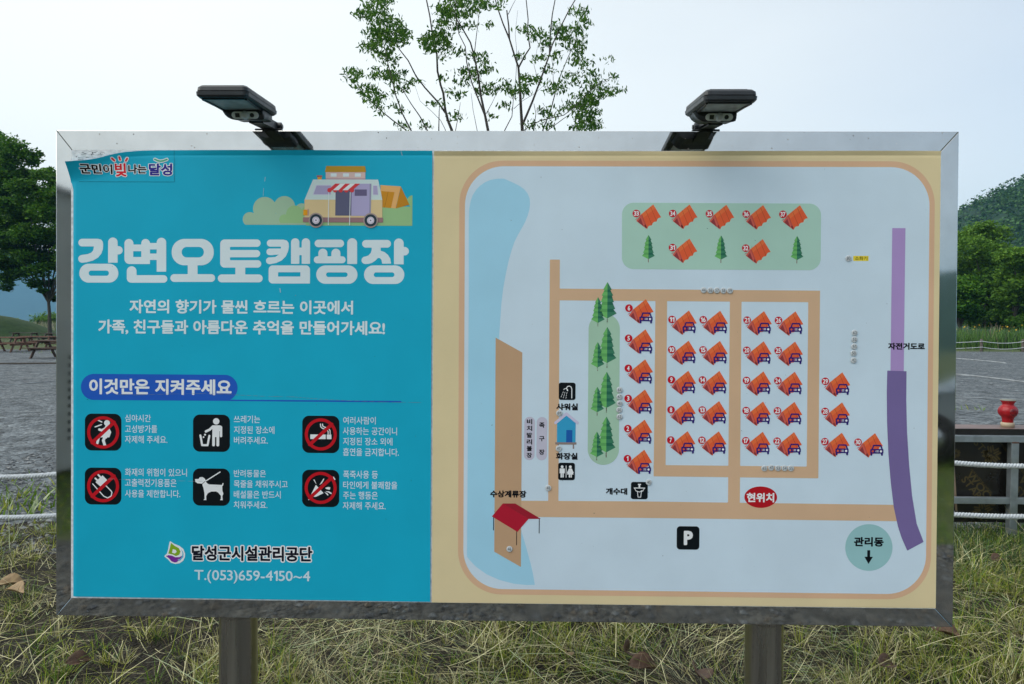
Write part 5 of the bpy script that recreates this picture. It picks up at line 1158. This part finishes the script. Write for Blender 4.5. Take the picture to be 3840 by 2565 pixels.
# hills behind the camera: seen in the polished frame
def hill_back(name, prof, y0, depth):
    xs = np.array([p[0] for p in prof], float); hs = np.array([p[1] for p in prof], float); X = np.linspace(xs[0], xs[-1], 120); H = np.interp(X, xs, hs); V = []
    T = np.linspace(0, 1.6, 18)
    for t in T:
        for x, h in zip(X, H): V.append((x, -y0 - depth * t, h * (math.sin(min(t, 1) * math.pi / 2) if t <= 1 else 1 - (t - 1) ** 2) + math.sin(x * .05 + t * 4) * h * .02 - .3))
    k = len(X); Fq = [(j * k + i, (j + 1) * k + i, (j + 1) * k + i + 1, j * k + i + 1) for j in range(len(T) - 1) for i in range(k - 1)]
    return tag(np_mesh(name, V, Fq, M_HILLF, smooth=True), kind='structure')
hill_back('hills_behind', [(-900, 20), (-300, 30), (0, 26), (150, 34), (300, 58), (500, 80), (1000, 60)], 300, 260)
# grassy mound on the left
mnd = MB(); vs = []; kx_, ky_ = 30, 16
c = W_at(-60, 1240, 66)
for jy in range(ky_):
    for ix in range(kx_):
        a, b_ = ix / (kx_ - 1) * 2 - 1, jy / (ky_ - 1) * 2 - 1; q = max(0, 1 - a * a - b_ * b_ * .9)
        vs.append((c[0] + a * 7.5, c[1] + b_ * 7, 2.3 * q ** 1.3 - .05))
mnd.add(vs, [(j * kx_ + i, j * kx_ + i + 1, (j + 1) * kx_ + i + 1, (j + 1) * kx_ + i) for j in range(ky_ - 1) for i in range(kx_ - 1)], 0, True)
tag(mnd.build('grass_mound', ground_mat('mound_turf', [(0.02, 0.05, 0.012), (0.03, 0.068, 0.016), (0.045, 0.085, 0.022)], 1.5, .8)), kind='structure')
# reeds: pale band far left, green bed with yellow flowers on the right
n = 9000; P = np.c_[rng.uniform(-85, -20, n), rng.uniform(88, 112, n), np.zeros(n)]
blades(P, rng.uniform(.9, 1.9, n), rng.uniform(.05, .11, n), rng.uniform(0, 6.283, n), rng.uniform(0, R(15), n), rng.uniform(0, R(40), n), rng.choice([0, 0, 1, 2, 3], n), 'pale_reeds', [mat('reed_pale', (.36, .33, .22), .7), mat('reed_tan', (.28, .25, .15), .7), mat('reed_green', (.12, .17, .06), .7), mat('reed_lime', (.10, .16, .04), .7)], 3)
n = 18000; P = np.c_[rng.uniform(20, 56, n), 46.5 + 7 * rng.random(n), np.zeros(n)]
blades(P, rng.uniform(.7, 1.75, n), rng.uniform(.022, .05, n), rng.uniform(0, 6.283, n), rng.uniform(0, R(14), n), rng.uniform(0, R(55), n), rng.choice([0, 1, 1, 2, 2], n), 'green_reed_bed', [mat('bed_lime', (.14, .26, .045), .6, trans=.25), mat('bed_green', (.085, .19, .03), .6, trans=.25), mat('bed_dark', (.03, .075, .02), .6, trans=.2)], 4)
n = 220; P = np.c_[rng.uniform(20, 60, n), 46.3 + 5 * rng.random(n), np.zeros(n)]; 
blades(P, rng.uniform(1.5, 2.1, n), rng.uniform(.02, .06, n), rng.uniform(0, 6.283, n), rng.uniform(0, R(12), n), rng.uniform(R(10), R(45), n), np.zeros(n, int), 'reed_plumes', [mat('plume_buff', (.27, .21, .13), .7)], 4)
n = 240; P = np.c_[rng.uniform(22, 58, n), 46.0 + 3 * rng.random(n), rng.uniform(1.25, 1.75, n)]
tag(leaf_cards('yellow_flowers', P, rng.uniform(.06, .13, n), [mat('flower_yellow', (.65, .40, .02), .6)], np.zeros(n, int), None, 1, 0), kind='stuff')
n = 5200; P = np.c_[rng.uniform(-75, 75, n), rng.uniform(41, 88, n), np.zeros(n)]
blades(P, rng.uniform(.2, .5, n), rng.uniform(.04, .1, n), rng.uniform(0, 6.283, n), rng.uniform(0, R(30), n), rng.uniform(0, R(50), n), rng.choice([0, 1, 1], n), 'meadow_grass', [mat('meadow_lime', (.10, .15, .035), .7), mat('meadow_green', (.06, .11, .025), .7)], 2)

# ================================================================== ROPES AND FENCES
M_ROPE = mat('white_twisted_rope', (0.55, 0.58, 0.60), 0.75, 0, var=.15, scale=60, bump=.4, bscale=300)
def twisted(name, pts, rad, pitch, label, group, strands=3, m=M_ROPE, ns=7):
    P = [Vector(p) for p in pts]; mb = MB()
    L = [0]
    for a, b_ in zip(P, P[1:]): L.append(L[-1] + (b_ - a).length)
    n = max(8, int(L[-1] / pitch * 8))
    def samp(s_):
        for i in range(len(L) - 1):
            if s_ <= L[i + 1] or i == len(L) - 2:
                return P[i].lerp(P[i + 1], (s_ - L[i]) / (L[i + 1] - L[i])), (P[i + 1] - P[i]).normalized()
    for k in range(strands):
        q = []
        for i in range(n + 1):
            s_ = L[-1] * i / n; c, t = samp(s_); a = t.cross(Vector((0, 0, 1))).normalized(); b_ = a.cross(t); th = 2 * math.pi * (s_ / pitch + k / strands)
            q.append(c + (a * math.cos(th) + b_ * math.sin(th)) * rad * .52)
        mb.tube(q, rad * .56, ns)
    return tag(mb.build(name, m), label, 'rope', group)
def sag(a, b_, s_, n=40): return [(a[0] + (b_[0] - a[0]) * i / n, a[1] + (b_[1] - a[1]) * i / n, a[2] + (b_[2] - a[2]) * i / n - s_ * 4 * (i / n) * (1 - i / n)) for i in range(n + 1)]
DR = 4.4
pl_, pr_ = W_at(-700, 1785, DR), W_at(4700, 1766, DR)
mid = W_at(1900, 1690, DR)
ropel = [W_at(x, y, DR) for x, y in ((-700, 1765), (-300, 1784), (0, 1789), (110, 1786), (208, 1779), (600, 1745), (1200, 1690), (1900, 1620))]
roper = [W_at(x, y, DR) for x, y in ((1900, 1620), (2600, 1655), (3200, 1705), (3580, 1736), (3700, 1744), (3840, 1748), (4200, 1745), (4700, 1715))]
def smooth(pts, k=6):
    P = [Vector(p) for p in pts]; out = []
    for i in range(len(P) - 1):
        p0, p1, p2, p3 = P[max(i - 1, 0)], P[i], P[i + 1], P[min(i + 2, len(P) - 1)]
        for j in range(k):
            t = j / k; out.append(.5 * ((2 * p1) + (p2 - p0) * t + (2 * p0 - 5 * p1 + 4 * p2 - p3) * t * t + (3 * p1 - p0 - 3 * p2 + p3) * t ** 3))
    return out + [P[-1]]
twisted('fence_rope', smooth(ropel + roper[1:]), .0165, .062, 'upper thick white twisted rope running behind the board', 'white ropes behind the board')
ropel2 = [W_at(x, y, DR) for x, y in ((-700, 1925), (-300, 1938), (0, 1941), (110, 1939), (208, 1934), (600, 1915), (1200, 1880), (1900, 1840), (2600, 1875), (3200, 1915), (3580, 1930), (3700, 1935), (3840, 1937), (4200, 1930), (4700, 1905))]
twisted('fence_rope', smooth(ropel2), .0165, .062, 'lower thick white twisted rope running behind the board', 'white ropes behind the board')
M_WOODP = mat('weathered_wood_post', (0.10, 0.085, 0.07), .85, 0, var=.25, scale=20, bump=.5, bscale=60)
def stake(name, p, h, r, label, group):
    m = MB(); m.lathe([(r, -.15), (r, h - r * .5), (r * .7, h), (.0005, h)], 14); return tag(m.build(name, M_WOODP, None, (p[0], p[1], 0)), label, 'post', group)
for px, lb in ((-700, 'wooden rope post beyond the left edge'), (1900, 'wooden rope post hidden behind the board'), (4700, 'wooden rope post beyond the right edge')):
    p = W_at(px, 1700, DR); stake('rope_post', (p[0], p[1] + .045, 0), .80, .035, lb, 'wooden posts of the near rope fence')
# far rope fence on the right
far_posts = []
for px, lb in ((3340, 'far fence post hidden behind the board'), (3680, 'short dark post of the far rope fence by the reeds'), (3836, 'short dark post of the far fence cut by the right edge'), (4010, 'far fence post out of the frame')):
    p = W_at(px, 1300, 44.2); far_posts.append(p); stake('fence_post', p, .80, .085, lb, 'posts of the far rope fence')
for h, nm in ((.66, 'upper'), (.28, 'lower')):
    for i, (a, b_) in enumerate(zip(far_posts, far_posts[1:])):
        m = MB(); m.tube(sag((a[0], a[1] - .09, h), (b_[0], b_[1] - .09, h), .12, 14), .02, 6)
        tag(m.build('thin_rope', M_ROPE), nm + ' thin rope of the far fence ' + ('left of the middle post', 'between the two visible posts', 'right of the last post')[i], 'rope', 'thin ropes of the far fence')
# ropes pegged on the gravel that mark the bays
for pts, r, lb in (([(3300, 1322), (3590, 1345), (3700, 1354), (3772, 1362)], .035, 'short white bay rope lying far out on the gravel at the right'), ([(3300, 1378), (3590, 1404), (3700, 1415), (3840, 1432), (4200, 1475)], .028, 'long white bay rope slanting across the gravel at the right'),
                   ([(3300, 1480), (3590, 1489), (3840, 1498), (4100, 1508)], .010, 'half buried bay rope on the gravel behind the red lantern'), ([(-200, 1455), (60, 1441), (140, 1434), (260, 1424)], .012, 'half buried bay rope on the gravel below the picnic tables')):
    twisted('bay_rope', smooth([G_at(x, y, .02) for x, y in pts], 4), r * .8, r * 5, lb, 'ropes marking parking bays', ns=5, m=mat('greyed_rope', (0.30, 0.32, 0.33), .8, 0, var=.3, scale=3))
m = MB(); q0, q1 = G_at(-500, 1370), G_at(400, 1364); m.box(0, -.05, 0, (Vector(q1) - Vector(q0)).length, .05, .06); o = m.build('edging_timber', M_WOODP, None, q0); o.rotation_euler[2] = math.atan2(q1[1] - q0[1], q1[0] - q0[0]); tag(o, 'low dark timber edging along the gravel by the picnic tables', 'edging')

# ================================================================== PICNIC TABLES
M_TW = [mat('table_wood_%d' % i, c, .7, 0, var=.2, scale=9, bump=.3) for i, c in enumerate([(0.14, 0.062, 0.036), (0.075, 0.042, 0.028), (0.06, 0.045, 0.036)])]
def picnic(mi):
    root = empty('picnic_table'); m_ = M_TW[mi]
    m = MB()
    for i in range(5): m.box(-.9, -.36 + i * .146, .71, .9, -.36 + i * .146 + .138, .75)
    m.build('tabletop', m_, root)
    for s_ in (-1, 1):
        m = MB()
        for i in range(2): m.box(-.9, s_ * .70 - .14 + i * .142, .42, .9, s_ * .70 - .14 + i * .142 + .135, .46)
        m.build('bench', m_, root)
    for x in (-.62, .62):
        for s_ in (-1, 1):
            m = MB(); m.prism([(x - .022, s_ * .66, 0), (x - .022, s_ * .78, 0), (x - .022, s_ * .32, .71), (x - .022, s_ * .20, .71)], (.044, 0, 0)); m.build('leg', m_, root)
        m = MB(); m.box(x + .024, -.80, .33, x + .06, .80, .42); m.box(x + .024, -.34, .64, x + .06, .34, .708); m.build('crossbeam', m_, root)
    return root
tp = [picnic(0), picnic(1), picnic(2)]
TB = [(0, 28, 1266, .06, 0, 'reddish picnic table nearest the left edge'), (1, 215, 1277, -.04, 1, 'dark picnic table half hidden by the board frame'), (1, 94, 1249, .1, 2, 'small far picnic table in front of the grassy mound'),
      (0, 150, 1262, .12, 3, 'reddish picnic table between the near table and the tree trunk'), (1, 215, 1250, .0, 4, 'far picnic table right of the tree trunk')]
used = set()
for mi, px, ytop, rz_, k, lb in TB:
    d = 0.75 * F / (ytop - 1209.5) ; d = max(20, min(60, d))
    if k in (2, 4): mi = 2 
    o = tp[mi] if mi not in used else copy_tree(tp[mi]); used.add(mi)
    p = W_at(px, ytop, d); o.location = (p[0], p[1], 0); o.rotation_euler = (0, 0, rz_)
    tag(o, lb, 'picnic table', 'picnic tables at the edge of the gravel')

# ================================================================== PLYWOOD CRATE WITH STEEL FRAME AND RED LANTERN
M_PLY = mat('black_film_plywood', (0.012, 0.011, 0.010), .33, 0, var=.3, scale=5, rvar=.1)
M_PLYTOP = mat('brown_film_plywood_top', (0.16, 0.10, 0.085), .45, 0, var=.15, scale=6)
M_PLYEDGE = mat('plywood_edge', (0.20, 0.15, 0.10), .7)
M_TUBE = mat('galvanised_tube', (0.36, 0.40, 0.42), .42, .75, var=.12, scale=18, rvar=.1)
M_RUST = mat('rust_weld', (0.11, 0.05, 0.03), .8)
DX = 4.78
def wx(px, d): return W_at(px, 1700, d)[0]
def wz(px, py, d): return W_at(px, py, d)[2]
X0 = wx(3586, DX); YF = DX + CAMW[1]; X1 = X0 + 1.9
crate = empty('plywood_crate', (X0, YF, 0)); tag(crate, 'black plywood crate in a grey steel tube frame', 'crate')
zt_ = wz(3700, 1612, DX); zb2 = wz(3700, 1955, DX)
m = MB(); m.box(.055, .06, zb2 + .01, 1.85, .078, zt_ - .012); m.v = [(x - (.05 * (z - zb2) / (zt_ - zb2) if x < .5 else 0), y, z) for x, y, z in m.v]; fp = m.build('front_panel', M_PLY, crate)
m = MB(); m.prism([(.0, .0585, zt_ - .012), (.0545, .0585, zb2 + .012), (.0585, .0585, zb2 + .012), (.005, .0585, zt_ - .012)], (0, .022, 0)); m.build('panel_edge', M_PLYEDGE, crate)
m = MB(); m.box(-.01, .085, zb2 + .02, .006, .20, zt_ - .014); m.box(1.84, .085, zb2 + .02, 1.856, .20, zt_ - .014); m.box(.01, .19, zb2 + .02, 1.836, .206, zt_ - .014); m.box(.01, .082, zb2 - .03, 1.836, .188, zb2 + .015); m.build('crate_body', M_PLY, crate)
m = MB(); m.box(-.012, .030, zt_ - .008, 1.87, .235, zt_ + .004, 0, .002); m.build('lid', M_PLYTOP, crate)
m = MB(); m.box(-.013, .024, zt_ - .040, 1.87, .0292, zt_ + .003); m.build('lid_edge', M_PLY, crate)
zr0, zr1 = wz(3700, 1657, DX), wz(3700, 1633, DX)
m = MB(); m.box(-.15, -.020, zr0, 1.9, .022, zr1, 0, .003); m.build('top_rail', M_TUBE, crate)
zl0, zl1 = wz(3700, 1888, DX), wz(3700, 1864, DX)
for a, b_ in ((3560, 3784.5), (3813.5, 4200)):
    m = MB(); m.box(wx(a, DX) - X0, -.018, zl0, wx(b_, DX) - X0, .020, zl1, 0, .003); m.build('lower_rail', M_TUBE, crate)
for a, b_ in ((3785, 3813), (4450, 4478)):
    m = MB(); m.box(wx(a, DX) - X0, -.022, -.05, wx(b_, DX) - X0, .024, zr0 - .001, 0, .003); m.build('leg', M_TUBE, crate)
m = MB(); m.box(wx(3786, DX) - X0, -.0235, zr0 - .006, wx(3812, DX) - X0, -.0215, zr0 + .004); m.build('weld', M_RUST, crate)
m = MB(); m.box(-.06, .04, .10, -.03, .06, wz(3590, 1840, DX)); m.build('pale_strip', mat('pale_board', (.45, .52, .42), .6), crate)
# stencilled writing on the plywood: running slantwise, repeated
M_STEN = mat('olive_stencil', (0.075, 0.055, 0.016), .5)
mb = MB()
def sten(px, py, s_, size, ang, squash=1.0):
    o = (wx(px, DX + .06) - X0, wz(px, py, DX + .06)); P, fs = text_shape(s_, .02); mn, mx = P.min(0), P.max(0); kk = size / (mx[1] - mn[1]); c, d = math.cos(ang), math.sin(ang)
    x = (P[:, 0] - mn[0]) * kk * squash; y = -(P[:, 1] - mx[1]) * kk
    mb.add([(o[0] + a * c - b_ * d, .0585, o[1] + a * d + b_ * c) for a, b_ in zip(x, y)], [tuple(reversed(f)) for f in fs])
def emblem(px, py, r):
    o = (wx(px, DX + .06) - X0, wz(px, py, DX + .06))
    for i in range(5):
        a = R(90 + 72 * i + 10)
        for j in (-1, 0, 1):
            c, s_ = math.cos(a), math.sin(a); q = []
            for l_, w_ in ((.25, -.10), (.95, -.10), (.95, .10), (.25, .10)):
                w2 = w_ + j * .27; l2 = l_ + abs(j) * .12; q.append((o[0] + (l2 * c - w2 * s_) * r, .0585, o[1] + (l2 * s_ + w2 * c) * r))
            mb.add(q, [(0, 1, 2, 3)])
A50 = R(-50)
sten(3604, 1800, 'STAR', .052, A50 , 1.1); sten(3622, 1782, 'WOOD', .056, A50, 1.15); sten(3640, 1762, 'FILM FACED PLYWOOD', .016, A50)
sten(3648, 1662, 'STAR', .05, A50, 1.1); sten(3818, 1800, 'WOOD', .056, A50, 1.15); sten(3806, 1838, 'STAR', .052, A50, 1.1); sten(3826, 1762, 'FILM FACED PLYWOOD', .016, A50); sten(3735, 1650, 'FILM FACED', .016, A50)
emblem(3718, 1705, .062); emblem(3690, 1915, .062); emblem(3585, 1700, .03)
mb.build('stencil_lettering', M_STEN, fp)
# red barricade lantern
lt = W_at(3778, 1605, DX + .13); lz = zt_ + .004
lan = empty('warning_lantern', (lt[0], lt[1], lz)); tag(lan, 'red plastic warning lantern standing on the plywood crate', 'lantern')
M_RED = mat('red_lantern_plastic', (0.42, 0.012, 0.018), .25, 0, var=.15, scale=20, trans=.25); M_REDD = mat('dark_red_lens', (0.17, 0.008, 0.012), .2, 0, var=.4, scale=60); M_CREAM = mat('cream_plastic', (0.44, 0.35, 0.24), .5)
s_ = 0.1
m = MB(); m.lathe([(.0001, 0), (.042, 0), (.042, .030), (.038, .033), (.0001, .033)], 24); m.build('base', M_CREAM, lan)
m = MB()
pf = [(.034, .033), (.034, .055), (.037, .062)] + [(.061 * math.cos(R(a)) if a > -52 else .037, .112 + .054 * math.sin(R(a))) for a in range(-50, 56, 10)] + [(.036, .158), (.035, .166), (.044, .182), (.048, .188), (.0001, .188)]
m.lathe(pf, 32); m.build('body', M_RED, lan)
m = MB(); m.lathe([(.0001, .1885), (.049, .1885), (.0495, .191), (.047, .1945), (.0001, .195)], 28); m.build('cap', mat('dull_cap', (.20, .19, .15), .6), lan)
m = MB(); m.lathe([(.027, 0), (.025, .004), (.012, .006), (.0001, .006)], 20); m.v = [(x, -z - .0585, y + .112) for x, y, z in m.v]; m.build('lens', M_REDD, lan)

# ================================================================== WHAT STANDS BEHIND THE CAMERA AND SHOWS IN THE POLISHED FRAME
M_CAB = mat('beige_sheet_cabin', (0.46, 0.45, 0.41), .45, 0, var=.06, scale=1.2); M_HOLE = mat('vent_black', (.01, .01, .01), .8); M_GREY = mat('grey_hinge', (.16, .17, .17), .5, .4)
cx_ = -4.87
cab = empty('storage_cabin', (cx_, -5.0, 0)); tag(cab, 'beige sheet metal storage cabin mirrored in the left frame rail', 'cabin')
m = MB(); m.box(-2.4, -7.0, .06, 0, .9, 3.03, 0, .015); m.build('wall', M_CAB, cab)
m = MB(); m.box(-2.46, -7.06, 3.032, .05, .95, 3.09, 0, .01); m.build('roof', M_GREY, cab)
m = MB(); m.box(.0005, -.385, .30, .0035, -.372, 2.85); m.build('door_seam', M_GREY, cab)
for z in (2.28, .85):
    m = MB(); m.box(.0005, -.46, z, .035, -.33, z + .13, 0, .006); m.box(.0005, -.46, z + .14, .035, -.33, z + .27, 0, .006); m.build('hinge', M_GREY, cab)
for i in range(11):
    m = MB(); m.lathe([(.024, 0), (.022, .003), (.0001, .003)], 12); m.v = [(z + .0005, x - .24, y + .40 + i * .088) for x, y, z in m.v]; m.build('vent_hole', M_HOLE, cab)
def car(x, y, rz_):
    root = empty('parked_car', (x, y, 0), (0, 0, rz_)); tag(root, 'silver hatchback mirrored in the right frame rail', 'car')
    MP = mat('silver_car_paint', (.36, .40, .44), .25, .6); MG = mat('tinted_car_glass', (.012, .014, .016), .08); MT = mat('tyre_rubber', (.015, .015, .016), .8); MRm = mat('alloy_rim', (.45, .46, .47), .3, .9)
    low = [(-2.05, .32), (-2.1, .55), (-2.02, .78), (-1.3, .90), (-.95, .93), (1.5, .96), (2.0, .92), (2.1, .70), (2.08, .35)]
    m = MB(); L = [[(px, s_ * w_, pz) for px, pz in low] for s_, w_ in ((-1, .80), (-1, .87), (1, .87), (1, .80))]
    n = len(low); vs = [p for l in L for p in l]
    for k in range(n): pass
    m.add(vs, [(i * n + j, i * n + (j + 1) % n, (i + 1) * n + (j + 1) % n, (i + 1) * n + j) for i in range(3) for j in range(n)] + [tuple(range(n - 1, -1, -1)), tuple(range(3 * n, 4 * n))], 0, False); m.build('body', MP, root)
    def cabin(pr, w0, w1): return [[(px, -(w0 if pz < 1.1 else w1), pz) for px, pz in pr], [(px, (w0 if pz < 1.1 else w1), pz) for px, pz in pr]]
    m = MB(); a, b_ = cabin([(-1.0, .935), (-.25, 1.38), (1.35, 1.40), (1.95, .95)], .76, .60); m.add(a + b_, [(3, 2, 1, 0), (4, 5, 6, 7), (0, 1, 5, 4), (1, 2, 6, 5), (2, 3, 7, 6), (3, 0, 4, 7)]); m.build('window', MG, root)
    m = MB(); m.box(-.28, -.62, 1.385, 1.38, .62, 1.44, 0, .02); m.build('roof', MP, root)
    for sx in (-1.28, 1.32):
        for s_ in (-1, 1):
            m = MB(); m.lathe([(.20, -.10), (.31, -.10), (.325, -.06), (.325, .06), (.31, .10), (.20, .10)], 24); m.v = [(x_ + sx, s_ * .80 + z_, y_ + .325) for x_, y_, z_ in m.v]; t = m.build('wheel', MT, root)
            m = MB(); m.lathe([(.0001, .085), (.06, .09), (.20, .07), (.205, -.07), (.0001, -.07)], 20); m.v = [(x_ + sx, s_ * (.80 + z_), y_ + .325) for x_, y_, z_ in m.v]; m.build('rim', MRm, t)
    for s_ in (-1, 1):
        m = MB(); m.box(-2.075, s_ * .60 - .17, .62, -1.95, s_ * .60 + .17, .76, 0, .02); m.build('headlight', mat('headlight_glass', (.6, .62, .64), .1), root)
        m = MB(); m.box(1.98, s_ * .66 - .14, .68, 2.075, s_ * .66 + .14, .90, 0, .02); m.build('tail_light', mat('tail_red', (.3, .01, .01), .2), root)
    return root
car(6.6, -6.6, R(25))

# ================================================================== HAZE
hb = MB(); hb.box(-4600, -4600, -1.5, 4600, 4600, 320)
M_HAZE = bpy.data.materials.new('valley_haze'); M_HAZE.use_nodes = True; n_ = M_HAZE.node_tree.nodes
n_.remove(n_['Principled BSDF']); pv = n_.new('ShaderNodeVolumePrincipled'); pv.inputs['Color'].default_value = (.28, .64, 1.0, 1); pv.inputs['Density'].default_value = HAZE
M_HAZE.node_tree.links.new(pv.outputs[0], n_['Material Output'].inputs['Volume'])
hz_o = hb.build('haze', M_HAZE); tag(hz_o, kind='stuff'); hz_o.display_type = 'WIRE'
